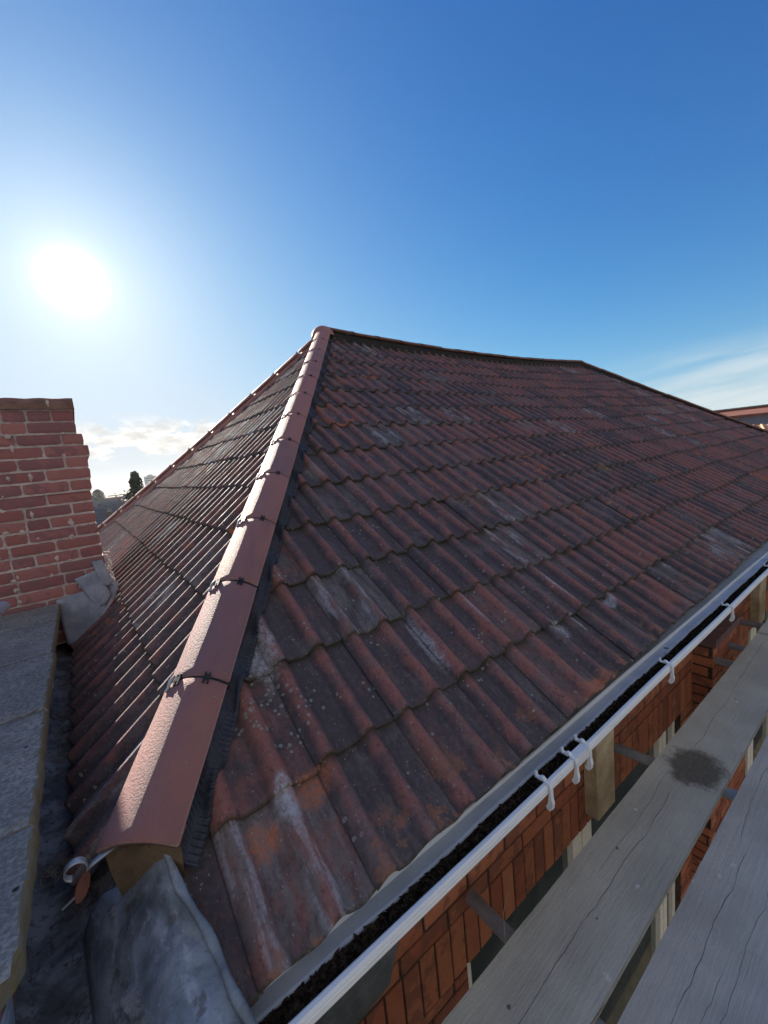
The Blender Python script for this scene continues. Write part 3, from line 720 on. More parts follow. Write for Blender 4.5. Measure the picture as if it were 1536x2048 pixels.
# ---- brick wall of bricks
def bricks(mb, mo, O, U, V, N, W_, H_, bl=.253, bh=.0845, joint=.0135, bond=0, rng=None, skip=None, depth=.10, chips=.0015, rowz=None, cut=True):
    """courses of separate bricks over the rectangle O + [0,W]U + [0,H]V, faces towards N; mo = mortar builder"""
    O, U, V, N = Vector(O), Vector(U), Vector(V), Vector(N)
    nrow = int(math.ceil(H_ / bh))
    for r_ in range(nrow):
        v0, v1 = r_ * bh + joint / 2, min((r_ + 1) * bh, H_) - joint / 2
        if v1 - v0 < .01: continue
        u = -(bl / 2) * (r_ % 2) - rng.uniform(0, .02) * bond
        while u < W_:
            ln = bl
            if bond and rng.random() < .3: ln = bl / 2
            u0, u1 = max(0, u) + joint / 2, min(W_, u + ln) - joint / 2
            u += ln
            if u1 - u0 < .02: continue
            if skip and skip(u0, u1, v0, v1): continue
            n0 = rng.uniform(-chips, chips) * 1.5; e = .004
            t = (rng.random(), rng.random(), rng.random(), 0)
            j = lambda: rng.uniform(-chips, chips)
            q = [(u0 + j(), v0 + j()), (u1 + j(), v0 + j()), (u1 + j(), v1 + j()), (u0 + j(), v1 + j())]
            vs_ = [O + U * a + V * b_ - N * .02 for a, b_ in q] + [O + U * a + V * b_ + N * (n0 - e) for a, b_ in q]
            cx, cy = (u0 + u1) / 2, (v0 + v1) / 2
            vs_ += [O + U * (a + math.copysign(e, cx - a)) + V * (b_ + math.copysign(e, cy - b_)) + N * n0 for a, b_ in q]
            fs = [(8, 9, 10, 11)] + [(k, (k + 1) % 4, 4 + (k + 1) % 4, 4 + k) for k in range(4)] + [(4 + k, 4 + (k + 1) % 4, 8 + (k + 1) % 4, 8 + k) for k in range(4)]
            mb.add(vs_, fs, t)
rw = random.Random(31)
WY = .24; ZT = -.17
ops = [(.15, 2.62, -3.3, -1.045), (4.55, 6.6, -3.3, -1.045)]      # window openings
def skipW(x0off):
    def f(u0, u1, v0, v1):
        a, b_ = u0 + x0off, u1 + x0off; z0, z1 = v0 - 7.0, v1 - 7.0
        return False
    return f
mbw = MB()
# field brickwork split round the soldier courses and openings
SZ0, SZ1 = -1.045, -.775
def field(x0, x1, z0, z1, y=WY):
    bricks(mbw, None, (x0, y, z0), (1, 0, 0), (0, 0, 1), (0, -1, 0), x1 - x0, z1 - z0, rng=rw)
def soldier(x0, x1, y=WY):
    n = max(1, round((x1 - x0) / .0845)); w = (x1 - x0) / n
    for k in range(n):
        u0, u1 = x0 + k * w + .005, x0 + (k + 1) * w - .005; nn = rw.uniform(-.002, .002); e = .004
        q = [(u0, SZ0 + rw.uniform(0, .004)), (u1, SZ0 + rw.uniform(0, .004)), (u1, SZ1 - .01), (u0, SZ1 - .01)]
        cx, cy = (u0 + u1) / 2, (SZ0 + SZ1) / 2
        vs_ = [(a, y + .02, b_) for a, b_ in q] + [(a, y - nn + e, b_) for a, b_ in q] + [(a + math.copysign(e, cx - a), y - nn, b_ + math.copysign(e, cy - b_)) for a, b_ in q]
        mbw.add(vs_, [(8, 9, 10, 11)] + [(k_, (k_ + 1) % 4, 4 + (k_ + 1) % 4, 4 + k_) for k_ in range(4)] + [(4 + k_, 4 + (k_ + 1) % 4, 8 + (k_ + 1) % 4, 8 + k_) for k_ in range(4)], (rw.random(), rw.random(), rw.random(), 0))
field(-.95, 7.2, SZ1, SZ1 + .0845 * 7)
soldier(-.95, 2.86); soldier(3.46, 7.2)
field(-.95, ops[0][0], -3.3 , SZ0); field(ops[0][1], 4.55, SZ0 - .0845 * 27, SZ0); field(6.6, 7.2, -3.3, SZ0)
field(-.95, 7.2, SZ0 - .0845 * 45, SZ0 - .0845 * 27)
# pier between the windows
bricks(mbw, None, (2.86, .105, -3.6), (1, 0, 0), (0, 0, 1), (0, -1, 0), .60, 3.1, rng=rw)
bricks(mbw, None, (2.86, WY + .02, -3.6), (0, -1, 0), (0, 0, 1), (-1, 0, 0), WY + .02 - .105, 3.1, rng=rw)
bricks(mbw, None, (3.46, .105, -3.6), (0, 1, 0), (0, 0, 1), (1, 0, 0), WY + .02 - .105, 3.1, rng=rw)
tag(mbw.build('wall_bricks', M_WB, house, post=shear), 'orange brick face with a soldier course over the windows')
mb = MB()
yb = WY + .008
for (x0, x1, z0, z1) in ((-.96, ops[0][0] - .001, -7, -.17), (ops[0][1] + .001, 4.549, -7, -.17), (6.601, XE1 - .2, -7, -.17), (ops[0][0] - .001, ops[0][1] + .001, SZ0 + .002, -.17), (4.549, 6.601, SZ0 + .002, -.17), (ops[0][0] - .001, ops[0][1] + .001, -7, -3.3), (4.549, 6.601, -7, -3.3)):
    mb.box((x0, yb, z0), (x1, yb + .25, z1))
mb.box((2.867, .113, -7), (3.453, WY + .004, -.50))
mb.build('wall', M_DMORT, house, post=shear)
mb = MB(); mb.box((-.96, .5, -7), (-.70, 8.7, -.1)); mb.box((XE1 - .45, .5, -7), (XE1 - .2, 8.7, -.1)); mb.box((-.69, 8.45, -7), (XE1 - .46, 8.7, -.1))
mb.build('wall', M_DMORT, house)
mb = MB(); mb.box((-.955, .05, -.168), (XE1 - .25, .60, -.14)); mb.build('soffit', M_DARK, house, post=shear)
# lead cap on the pier and slate patch at the near corner
mb = MB(); mb.box((2.845, .090, -.498), (3.475, WY - .002, -.480)); mb.box((2.838, .084, -.540), (3.482, .090, -.482)); mb.box((2.838, .091, -.540), (2.844, WY - .002, -.482))
tag(mb.build('pier_capping', simple('brown_lead', (.10, .05, .05), (.16, .09, .09), .7, 12, .3), house, post=shear), 'dull red capping on top of the brick pier')
mb = MB(); mb.add([(-.95, WY - .014, -.20), (-.14, WY - .014, -.20), (-.20, WY - .014, -.56), (-.26, WY - .016, -.70), (-.95, WY - .02, -.80)], [(0, 1, 2, 3, 4)])
tag(mb.build('slate_patch', simple('slate_grey', (.045, .05, .052), (.10, .105, .105), .6, 8, .4), house, post=shear, solid=.01), 'dark grey slate sheet on the wall at the near corner')
# corbels
def corbel(x0, x1, y0, z0, z1):
    mb = MB(); rows = []
    pr = [(y0, z0), (y0 - .002, z0 + .2), (y0, z0 + .34), (y0 - .012, z1 - .1), (y0 - .015, z1)]
    rows = []
    for y, z in pr: rows.append([(x0, WY - .001, z), (x0, y + .006, z), (x0 + .006, y, z), (x1 - .006, y, z), (x1, y + .006, z), (x1, WY - .001, z)])
    mb.grid(rows); mb.add([rows[0][k] for k in range(6)], [(0, 1, 2, 3, 4, 5)])
    return mb.build('corbel', M_CREAM, house, post=shear)
corbel(1.145, 1.345, .165, -.955, -.17); corbel(4.56, 4.80, .165, -.955, -.17)
# windows
def window(x0, x1, z0, z1, mull):
    fy = WY + .045
    mb = MB(); w = .055
    mb.box((x0 + .002, fy, z0), (x0 + w, fy + .06, z1 - .004)); mb.box((x1 - w, fy, z0), (x1 - .002, fy + .06, z1 - .004))
    mb.box((x0 + w + .001, fy + .002, z1 - w), (x1 - w - .001, fy + .06, z1 - .004)); mb.box((x0 + w + .001, fy + .002, z0), (x1 - w - .001, fy + .06, z0 + w))
    for mx, mw in mull:
        mb.box((mx - mw / 2, fy - .004, z0 + w + .001), (mx - .006, fy + .055, z1 - w - .001)); mb.box((mx + .001, fy - .006, z0 + w + .001), (mx + mw / 2, fy + .055, z1 - w - .001))
        mb.box((mx - .006, fy + .004, z0 + w + .001), (mx + .001, fy + .05, z1 - w - .001))
    f = mb.build('window', M_FRAME, house, post=shear)
    mb = MB(); mb.add([(x0 + .03, fy + .03, z0 + .03), (x1 - .03, fy + .03, z0 + .03), (x1 - .03, fy + .03, z1 - .03), (x0 + .03, fy + .03, z1 - .03)], [(0, 1, 2, 3)])
    mb.build('pane', M_GLASS, f, post=shear, solid=.006)
    mb = MB(); mb.box((x0 - .05, WY - .05, z0 - .06), (x1 + .05, WY + .10, z0 - .003)); mb.build('sill', M_CREAM, f, post=shear)
    return f
tag(window(.15, 2.62, -3.3, SZ0, [(1.175, .21), (2.36, .13)]), 'cream framed window under the soldier course by the stained board')
tag(window(4.55, 6.6, -3.3, SZ0, [(4.93, .22), (5.95, .16)]), 'cream framed window beyond the brick pier')

# ------------------------------------------------------------------ lead saddle and valley gutter
def sad(u, v):      # u across (0 left,1 right), v down (0 under the hip tile, 1 towards the eaves)
    yl = .46 - .69 * v; yr = .385 - .50 * v
    xl = -.982 - .006 * v + .012 * math.sin(v * 5); xr = -.852 + .092 * min(v / .75, 1.2)
    zl = .05 * (1 - v) ** 1.2 + .005 - .05 * v; zr = (.36 - .46 * v) * .60 + .012 - .010 * v
    x = xl + (xr - xl) * u; y = yl + (yr - yl) * u; z = zl + (zr - zl) * (u ** .9)
    z += .022 * math.sin(math.pi * u) * min(1, v * 2) - .045 * math.sin(math.pi * u) * max(0, 1 - v * 4) + .005 * math.sin(u * 7 + v * 5) * math.sin(v * 9) + .006 * (1 - abs(math.sin(u * 6 + v * 3.1 + .6))) ** 3 - .006 * (1 - abs(math.sin(u * 4.2 - v * 5.3 + 1.9))) ** 4 + .004 * (1 - abs(math.sin(v * 11 + u * 2.2))) ** 4
    return (x, y, z)
mb = MB(); rows = []
for i in range(61):
    v = i / 60; row = []
    for k in (0, 1, 2, 3):
        xl, yl, zl = sad(0, v); f = k / 4
        row.append((xl - .06 * (1 - f), yl, zl - .09 * (1 - f) ** 1.5 + .004 * math.sin(v * 20 + k)))
    row += [sad(k / 30, v) for k in range(31)]
    rows.append(row)
mb.grid(rows); saddle = mb.build('lead_saddle', M_LEAD, house, smooth=True, solid=.004); tag(saddle, 'blue-grey lead saddle dressed over the corner below the lowest hip tile')
mb = MB(); pts = []; rr = []
for i in range(60):
    v = i / 59 * 1.0; x, y, z = sad(1.0, v); pts.append((x + .004 * math.sin(v * 15), y, z + .008 + .003 * math.sin(v * 19))); rr.append(.0105 + .002 * math.sin(v * 27))
mb.path(pts, rr, 10, flat=.8); mb.build('lead_welt', M_LEAD, house, smooth=True)
mb = MB()
for (cu, cv, r1) in ((.22, .46, .030), (.10, .10, .014)):
    rows = []
    for i in range(5):
        q = i / 4; rows.append([Vector(sad(cu, cv)) + Vector((math.cos(a) * r1 * (1 - q) * (1 + .2 * math.sin(3 * a)), math.sin(a) * r1 * 1.5 * (1 - q), .004 + .007 * math.sin(q * 1.57))) for a in np.linspace(0, 6.283, 20)])
    mb = MB(); mb.grid(rows); mb.build('mortar_splash', M_VALLEY, saddle, smooth=True)
# curled galvanised strap at the foot of the hip
p0, p1, ax, side, up, r, dx, dz = first_frame
mb = MB(); c = p0 + side * (-r * .80) + up * (-r * .42) - ax * .012
cur = []
for i in range(26):
    a = -.6 + i / 25 * 4.9; rad = .024 - .007 * i / 25
    cur.append(c + Vector((-.038, -.01, .005)) + Vector((math.cos(a) * rad, 0, math.sin(a) * rad)))
cur = [c + ax * .03 + side * .052 + up * .002, c + side * .02 + up * .008] + cur
rows = [[p + Vector((0, .010, 0)), p + Vector((0, -.010, 0))] for p in cur]
mb.grid(rows); tag(mb.build('hip_iron', M_GALV, house, smooth=True, solid=.003), 'curled galvanised strap sticking out at the foot of the hip')
mb = MB(); c2_ = c + Vector((-.03, -.01, -.045)); rows = [[c2_ + Vector((math.cos(a) * .015 * s_ + math.sin(a) * .012 * s_, -.006 + .012 * k, math.sin(a) * .036 * s_ )) for a in np.linspace(0, 6.28, 10)] for k, s_ in ((0, .02), (0, 1), (1, 1), (1, .02))]
mb.grid(rows); mb.build('clay_shard', M_RUST, house)
mb = MB(); mb.tube(c2_ + Vector((-.045, 0, -.03)), c2_ + Vector((.0, 0, -.01)), .003, 8); mb.build('nail', M_GALV, house)

mb = MB(); rows = []
rv = random.Random(44)
for i in range(120):
    y = -.15 + i * .034; row = []
    step = .012 * (math.floor(y / .62) % 3)
    for k, (x, z) in enumerate(((-1.20, .10), (-1.175, -.005), (-1.15, -.028), (-1.12, -.036), (-1.08, -.034), (-1.04, -.028), (-1.0, -.010), (-.95, .02), (-.90, .035))):
        row.append((x, y, z - .03 + step * .4 + rv.uniform(-.003, .003)))
    rows.append(row)
mb.grid(rows); tag(mb.build('valley_gutter', M_VALLEY, house, smooth=True), 'dirty lead channel between the parapet and the hip end tiles')
mb = MB()
for (yc, w) in ((1.95, .07), (2.35, .10), (1.72, .05), (1.50, .06), (.80, .04)):
    for i in range(46):
        x = rv.uniform(-1.16, -1.04); y = yc + rv.gauss(0, w); a = rv.uniform(0, 3.14); l = rv.uniform(.01, .04)
        z = -.05 + rv.uniform(0, .015); d = Vector((math.cos(a) * l, math.sin(a) * l, rv.uniform(-.005, .008)))
        mb.tube(Vector((x, y, z)) - d, Vector((x, y, z)) + d, rv.uniform(.0007, .0018), 4, caps=False)
tag(mb.build('twig_debris', M_TWIG, None), 'dry twigs and straw caught in the channel beside the parapet', 'debris', kind='stuff')

# ------------------------------------------------------------------ parapet with coping slabs
par = empty('parapet_wall', (-1.35, 1.5, -7), 'low parapet wall topped with weathered grey concrete coping slabs, left of the roof', 'parapet')
mb = MB(); mb.box((-1.52, .14, -7), (-1.185, 5.2, .272)); mb.build('wall', M_DMORT, par)
mb = MB(); bricks(mb, None, (-1.178, 5.2, -.5), (0, -1, 0), (0, 0, 1), (1, 0, 0), 5.06, .76, rng=rw); bricks(mb, None, (-1.52, .133, -7), (1, 0, 0), (0, 0, 1), (0, -1, 0), .335, 7.26, rng=rw)
mb.build('wall_bricks', M_CHB, par)
cy = [.075, .483, .826, 1.169, 1.498, 1.850, 2.17, 2.53, 2.84, 3.0]
rc = random.Random(17)
for i in range(len(cy) - 1):
    y0, y1 = cy[i] + .0042, cy[i + 1] - .0042; mb = MB(); rows = []; ny = 16; dz = rc.uniform(-.004, .004); sk = rc.uniform(-.004, .004); xr = -1.087 - .006 * i / 3 + rc.uniform(-.004, .004)
    offs = [rc.uniform(-.003, .003) for _ in range(ny + 1)]
    for k in range(ny + 1):
        y = y0 + (y1 - y0) * k / ny; e = .006 if k in (0, ny) else 0
        cr = .03 if (i == 0 and k == 0) else (.012 if (i == 0 and k == 1) else 0)
        sec = [(-1.56, .275), (-1.56, .335 - e), (-1.553, .341 - e)] + [(-1.553 + (xr - .009 + 1.553) * q / 7, .341 - e + .0015 * math.sin(q * 2 + k)) for q in range(1, 8)] + [(xr - .004 - cr + offs[k] * .5, .338 - e), (xr - cr + offs[k], .330 - e), (xr - cr + offs[k] * 1.5, .31), (xr - .003 - cr + offs[k], .282), (xr - .012 - cr, .276), (-1.3, .275)]
        rows.append([(x, y + sk * (x + 1.3) * 4, z + dz) for x, z in sec])
    mb.grid(rows, closed=True); n = len(rows[0])
    for rr_ in (rows[0], rows[-1]): mb.add(rr_, [tuple(range(n))])
    mb.build('coping_slab', M_COPE, par, smooth=False)
mb = MB(); mb.box((-1.53, .02, -.02), (-1.11, .135, .272)); 
mb2 = MB(); rows = []
for i in range(14):
    z = .272 - i * .04; rows.append([(-1.50, .03 + .008 * math.sin(i), z), (-1.30, .02 + .006 * math.sin(i * 2), z), (-1.12 - .004 * i, .03, z), (-1.11 - .004 * i, .13, z)])
mb2.grid(rows); tag(mb2.build('lead_flashing', M_LEAD, par, smooth=True, solid=.004), 'blue lead sheet dressed down the end of the parapet')

# ------------------------------------------------------------------ chimney stack
# ---- air between here and the far town
ch = empty('chimney_stack', (-1.3, 3.4, .2), 'stepped red brick chimney stack with pale mortar rising from the parapet', 'chimney')
mb = MB(); mo = MB(); rc = random.Random(71)
# courses: (z, right x of the face, proud of the main face)
courses = []
z = .03; bh = .0862
xr_of = lambda zc: (-.782 if zc < .6 else (-.786 if zc < 1.13 else (-.772 if zc < 1.2 else (-.764 if zc < 1.29 else (-.765 if zc < 1.37 else (-.752 if zc < 1.45 else (-.745 if zc < 1.53 else (-.768 if zc < 1.61 else (-.800 if zc < 1.78 else -.790)))))))))
while z < 1.76:
    zc = z + bh / 2; xr = xr_of(zc); courses.append((z, xr)); z += bh
XL = -1.86
for r_, (z0, xr) in enumerate(courses):
    v0, v1 = z0 + .006 + rc.uniform(-.002, .002), z0 + bh - .007
    jut = 0 if z0 < 1.1 else (.012 if z0 < 1.5 else (.020 if z0 < 1.62 else -.004))
    x = xr; flip = r_ % 2
    seq = []
    first = .135 if flip else .275
    while x > XL + .03:
        ln = first if first else (.262 if rc.random() < .7 else .128); first = None
        ln += rc.uniform(-.012, .012); x1 = x; x0 = max(XL, x - ln); x = x0
        g = rc.uniform(.008, .016); seq.append((x0 + g / 2, x1 - (g / 2 if x1 < xr else 0)))
    for (x0, x1) in seq:
        if x1 - x0 < .03: continue
        nn = rc.uniform(-.004, .004) + jut; t = (rc.random(), rc.random() * (1.3 if z0 > .1 else 1), 0, 0); e = .007
        # rounded worn brick: grid face with soft edge
        nu, nv = 9, 5; rows = []; sl_ = rc.uniform(-.003, .003)
        for a in range(nv):
            fv = a / (nv - 1); row = []
            for b_ in range(nu):
                fu = b_ / (nu - 1)
                ex = (1 if b_ in (0, nu - 1) else 0); ey = (1 if a in (0, nv - 1) else 0)
                xx = x0 + (x1 - x0) * fu + rc.uniform(-.0025, .0025); zz = v0 + (v1 - v0) * fv + rc.uniform(-.0022, .0022) + sl_ * (fu - .5)
                if ex and ey: xx += math.copysign(.0035, .5 - fu); zz += math.copysign(.003, .5 - fv)
                row.append((xx, 3.0 - nn + (.003 if (ex or ey) else 0) + rc.uniform(-.0005, .0005), zz))
            rows.append(row)
        back = lambda rw_: [(p[0], 3.03, p[2]) for p in rw_]
        mb.grid(rows, None, None); mb.t[-nu * nv:] = [t] * (nu * nv)
        per = rows[0] + [rw_[-1] for rw_ in rows[1:]] + rows[-1][::-1][1:] + [rw_[0] for rw_ in rows[::-1][1:-1]]
        mb.grid([per, back(per)], [t] * (2 * len(per)), None, closed=True)
    # returns on the right flank and back, one long block per course for depth
    mb.box((xr - .10, 3.034, v0), (xr - .0005, 4.1, v1), (rc.random(), rc.random(), 0, 0))
    mo.box((XL, 3.0 - jut + .006, z0 - .0075), (xr - .006, 4.09, z0 + .0065))
    mo.box((XL, 3.008 - jut, z0 + .0065), (xr - .004, 4.095, z0 + bh - .0075))
tag(mb.build('brickwork', M_CHB, ch, smooth=False), 'worn red bricks laid in uneven courses')
# smeared pale mortar
for i in range(60):
    c_ = rc.choice(courses); x = rc.uniform(XL, c_[1] - .05); zc = c_[0] + rc.uniform(-.01, .05); rx, rz = rc.uniform(.008, .022), rc.uniform(.008, .03); ju = 0 if c_[0] < 1.1 else (.012 if c_[0] < 1.5 else .02)
    rows = [[(x + math.cos(a) * rx * s_ * (1 + .3 * math.sin(3 * a + i)), 3.0 - ju - .007 * (1 - s_ * s_) + .004, zc + math.sin(a) * rz * s_ * (1 + .25 * math.sin(4 * a + i * 2))) for a in np.linspace(0, 6.283, 14)] for s_ in (1, .75, .4, .02)]
    mo.grid(rows)
tag(mo.build('mortar', M_MORT, ch), 'pale sandy mortar joints')
mb = MB(); rows = []
for x in np.linspace(XL - .01, -.786, 30): rows.append([(x, 2.985 + .004 * math.sin(x * 40), 1.757), (x, 2.985 + .004 * math.sin(x * 31), 1.80 + .004 * math.sin(x * 23)), (x, 3.02, 1.838 + .003 * math.sin(x * 37)), (x, 4.1, 1.845), (x, 4.12, 1.757)])
mb.grid(rows, closed=True); mb.add(rows[-1], [(0, 1, 2, 3, 4)]); mb.build('flaunching', simple('brown_mortar_cap', (.15, .085, .07), (.24, .15, .12), .95, 14, .8), ch)
# lead flashings at its foot
def leaf_sheet(pts, name, y0, bulge=.004, label=None):
    mb = MB(); n = 14; rows = []
    (a, b_, c_, d) = [Vector(p) for p in pts]          # top-left, top-right, bottom-right, bottom-left
    for i in range(n + 1):
        v = i / n; l = a.lerp(d, v); r_ = b_.lerp(c_, v); row = []
        for k in range(n + 1):
            u = k / n; p = l.lerp(r_, u); rd = (.03 * v ** 4 * (abs(u - .5) * 2) ** 3)
            row.append((p.x, p.y - bulge * math.sin(math.pi * u) * (.4 + v) + .003 * math.sin(u * 9 + v * 7), p.z + rd))
        rows.append(row)
    mb.grid(rows); o = mb.build(name, M_LEAD2, ch, smooth=True, solid=.003)
    if label: tag(o, label)
leaf_sheet([(-.868, 2.985, .60), (-.795, 2.985, .60), (-.752, 2.972, .40), (-.826, 2.970, .385)], 'lead_flashing', 0, label='upper lead tongue on the chimney corner')
leaf_sheet([(-.99, 2.988, .49), (-.84, 2.988, .53), (-.785, 2.960, .30), (-.88, 2.955, .22)], 'lead_flashing', 0, label='lower lead tongue on the chimney corner')
leaf_sheet([(-1.12, 2.99, .36), (-.88, 2.99, .40), (-.80, 2.93, .10), (-1.10, 2.90, .00)], 'lead_flashing', 0, label='lead apron at the chimney foot')
mb = MB(); rows = []
for i in range(20):
    f = i / 19; rows.append([(-1.06 + .30 * f, 2.80 + .18 * f, -.02 + .30 * f), (-.98 + .26 * f, 2.96 + .03 * f, .04 + .34 * f), (-.96 + .20 * f, 3.0, .10 + .34 * f)])
mb.grid(rows); mb.build('lead_soaker', M_LEAD2, ch, smooth=True, solid=.003)
mb = MB(); 
for i in range(40):
    f = rc.random(); c_ = Vector((-.765 + rc.uniform(-.015, .02), 2.99 + rc.uniform(0, .05), .36 + .30 * f)); mb.box(c_ - Vector((.008, .006, .008)), c_ + Vector((.008, .006, .010)))
tag(mb.build('mortar_fillet', M_MORT, ch), 'sunlit crumbled mortar along the chimney corner')

# ------------------------------------------------------------------ scaffold
def board(name, y0, y1, x0, x1, z, material, label, seed):
    rb = random.Random(seed); mb = MB(); rows = []; n = 140
    ph = [rb.uniform(0, 6) for _ in range(6)]
    for i in range(n + 1):
        x = x0 + (x1 - x0) * i / n; e = .004 if i in (0, n) else 0
        w0 = .0025 * math.sin(x * 1.1 + ph[0]) + .0004 * math.sin(x * 17 + ph[1]) + (.0005 * rb.uniform(-1, 1)); w1 = .0025 * math.sin(x * .9 + ph[2]) + .0004 * math.sin(x * 19 + ph[3]) + (.0005 * rb.uniform(-1, 1))
        zz = z + .002 * math.sin(x * .8 + ph[4]); th_ = .043
        sec = [(y0 + w0 + .004, zz - th_), (y1 + w1 - .004, zz - th_), (y1 + w1, zz - th_ + .004), (y1 + w1, zz - .007), (y1 + w1 - .002, zz - .002 - e), (y1 + w1 - .009, zz - e)]
        sec += [(y1 - .009 + (y0 - y1 + .018) * k / 6, zz - e + .0012 * math.sin(x * 5 + k)) for k in range(1, 6)]
        sec += [(y0 + w0 + .009, zz - e), (y0 + w0 + .002, zz - .002 - e), (y0 + w0, zz - .007), (y0 + w0, zz - th_ + .004)]
        rows.append([(x, a, b_) for a, b_ in sec])
    mb.grid(rows, closed=True); k = len(rows[0]); mb.add(rows[0], [tuple(range(k))]); mb.add(rows[-1], [tuple(range(k))])
    o = mb.build(name, material, None, smooth=False, post=shear); o.data.materials[0] = material
    return tag(o, label, 'scaffold board', 'scaffold boards along the eaves')
board('scaffold_board', -.034, -.302, -1.4, 3.49, -.6, M_BOARD1, 'grey scaffold board nearest the gutter with a dark brown stain across it', 1)
board('scaffold_board', -.372, -.645, -1.3, 4.3, -.6, M_BOARD2, 'grey scaffold board at the right edge with long black cracks', 2)
board('scaffold_board', -.034, -.302, 3.50, 8.2, -.592, M_BOARD3, 'farther grey scaffold board butting the end of the stained one', 3)
board('scaffold_board', -.700, -.965, -1.2, 4.1, -.6, M_BOARD3, 'outermost grey scaffold board in the bottom right corner', 4)
tl = ['scaffold tube nearest the camera, open end against the brick wall', 'scaffold tube beside the cream corbel running under the dark stain', 'scaffold tube crossing in front of the brick pier recess', 'short scaffold tube just past the brick pier corner', 'scaffold tube in front of the second window', 'farthest scaffold tube by the second cream corbel']
for x, ye, sk, lab in ((.163, .205, -.005, tl[0]), (1.431, .172, .075, tl[1]), (2.915, .155, .02, tl[2]), (3.255, .085, .01, tl[3]), (3.84, .12, .0, tl[4]), (5.0, .13, .03, tl[5])):
    mb = MB(); mb.tube((x, ye, -.673), (x + sk * 2.2, -1.35, -.673), .0275, 24, hollow=.0235)
    o = mb.build('scaffold_tube', M_TUBE, None, smooth=True); tag(o, lab, 'scaffold tube', 'scaffold tubes carrying the boards')
mb = MB(); a_, b_ = Vector((-1.262, 1.98, .605)), Vector((-1.62, .75, .58))
mb.tube(a_, b_, .029, 24, hollow=.024)
tag(mb.build('guard_tube', M_TUBE2, None, smooth=True), 'pale metal tube end poking in at the left edge over the coping', 'tube')
# small finds on the boards
mb = MB(); mb.path([(.02, -.31, -.61), (.12, -.315, -.612), (.20, -.322, -.607)], [.002, .003, .0012], 6)
tag(mb.build('wood_splinter', M_TWIG, None), 'pale wood splinter in the gap between the two nearest boards', 'splinter')
mb = MB(); mb.path([(.085, -.03, -.59), (.11, -.01, -.50), (.17, .0, -.44), (.20, .01, -.42)], [.0012, .001, .0009, .0005], 5)
tag(mb.build('straw', M_TWIG, None), 'thin straw sticking up beside the nearest scaffold tube', 'straw')

# ------------------------------------------------------------------ far surroundings
def far_ground():
    mb = MB(); rows = []
    n = 60
    for i in range(n + 1):
        row = []
        for k in range(n + 1):
            x = -9000 + 18000 * i / n; y = -9000 + 18000 * k / n
            row.append((x, y, -7.0))
        rows.append(row)
    mb.grid(rows)
    o = mb.build('ground', simple('town_ground', (.05, .055, .04), (.11, .10, .09), .95, .02, .1), None); tag(o, kind='structure')
    mb = MB(); rows = []
    for i in range(121):
        a = -1.2 + 3.6 * i / 120
        h = .36 * (14 + 16 * math.sin(a * 2.1 + .6) + 9 * math.sin(a * 5.3 + 1) + 4 * math.sin(a * 13))
        rows.append([(math.sin(a) * 2400, math.cos(a) * 2400, -8), (math.sin(a) * 2900, math.cos(a) * 2900, h * .6 + 4), (math.sin(a) * 3300, math.cos(a) * 3300, h + 8), (math.sin(a) * 4300, math.cos(a) * 4300, -8)])
    mb.grid(rows); o = mb.build('hills', simple('far_hill', (.06, .075, .055), (.10, .11, .085), .95, .01, .1), None, smooth=True); tag(o, kind='structure')
far_ground()
M_ROOFS = [simple('slate_roof', (.055, .058, .065), (.10, .10, .11), .6, 1.5, .3), simple('clay_roof', (.13, .045, .032), (.19, .07, .048), .8, 2, .3), simple('brown_roof', (.10, .075, .06), (.16, .12, .10), .8, 2, .3)]
M_STACK = simple('sooty_stack', (.09, .07, .065), (.16, .12, .10), .9, 3, .2)
M_WALLS = [simple('pale_render', (.45, .43, .40), (.58, .56, .52), .9, 1.2, .2), simple('town_brick', (.22, .10, .07), (.30, .15, .11), .9, 3, .2), simple('grey_render', (.30, .31, .32), (.38, .39, .40), .9, 1.2, .2)]
def town_house(x, y, w, d, hw, hr, ang, rm, wm, label, cat='house', group=None, base=-7.0, chim=True):
    t = empty('house', (x, y, base), label, cat, group); t.rotation_euler = (0, 0, ang)
    def put(mb, name, m_):
        o = mb.build(name, m_, None); o.parent = t; return o
    mb = MB(); mb.box((-w / 2, -d / 2, 0), (w / 2, d / 2, hw)); mb.add([(-w / 2 + .01, -d / 2, hw), (-w / 2 + .01, d / 2, hw), (-w / 2 + .01, 0, hw + hr * .97)], [(0, 1, 2)]); mb.add([(w / 2 - .01, -d / 2, hw), (w / 2 - .01, d / 2, hw), (w / 2 - .01, 0, hw + hr * .97)], [(0, 1, 2)]); put(mb, 'wall', wm)
    mb = MB(); ov = .35
    for sg in (-1, 1):
        mb.add([(-w / 2 - .2, sg * (d / 2 + ov), hw - ov * hr / (d / 2)), (w / 2 + .2, sg * (d / 2 + ov), hw - ov * hr / (d / 2)), (w / 2 + .2, 0, hw + hr), (-w / 2 - .2, 0, hw + hr)], [(0, 1, 2, 3)])
    put(mb, 'roof', rm).modifiers.new('t', 'SOLIDIFY').thickness = .12
    if chim:
        mb = MB(); cx = w * .32; mb.box((cx - .26, -.3, hw + hr * .6), (cx + .26, .3, hw + hr + .45)); mb.box((cx - .2, -.09, hw + hr + .451), (cx - .05, .09, hw + hr + .70)); mb.box((cx + .05, -.09, hw + hr + .451), (cx + .2, .09, hw + hr + .70)); put(mb, 'chimney', M_STACK)
    for k in range(max(1, int(w / 4))):
        for zz in (1.0, 3.6):
            if zz + 1.3 > hw: continue
            mb = MB(); xx = -w / 2 + 2 + k * 4; mb.box((xx - .6, -d / 2 - .03, zz), (xx + .6, -d / 2 + .05, zz + 1.3)); put(mb, 'window', M_GLASS)
    return t
rt = random.Random(99)
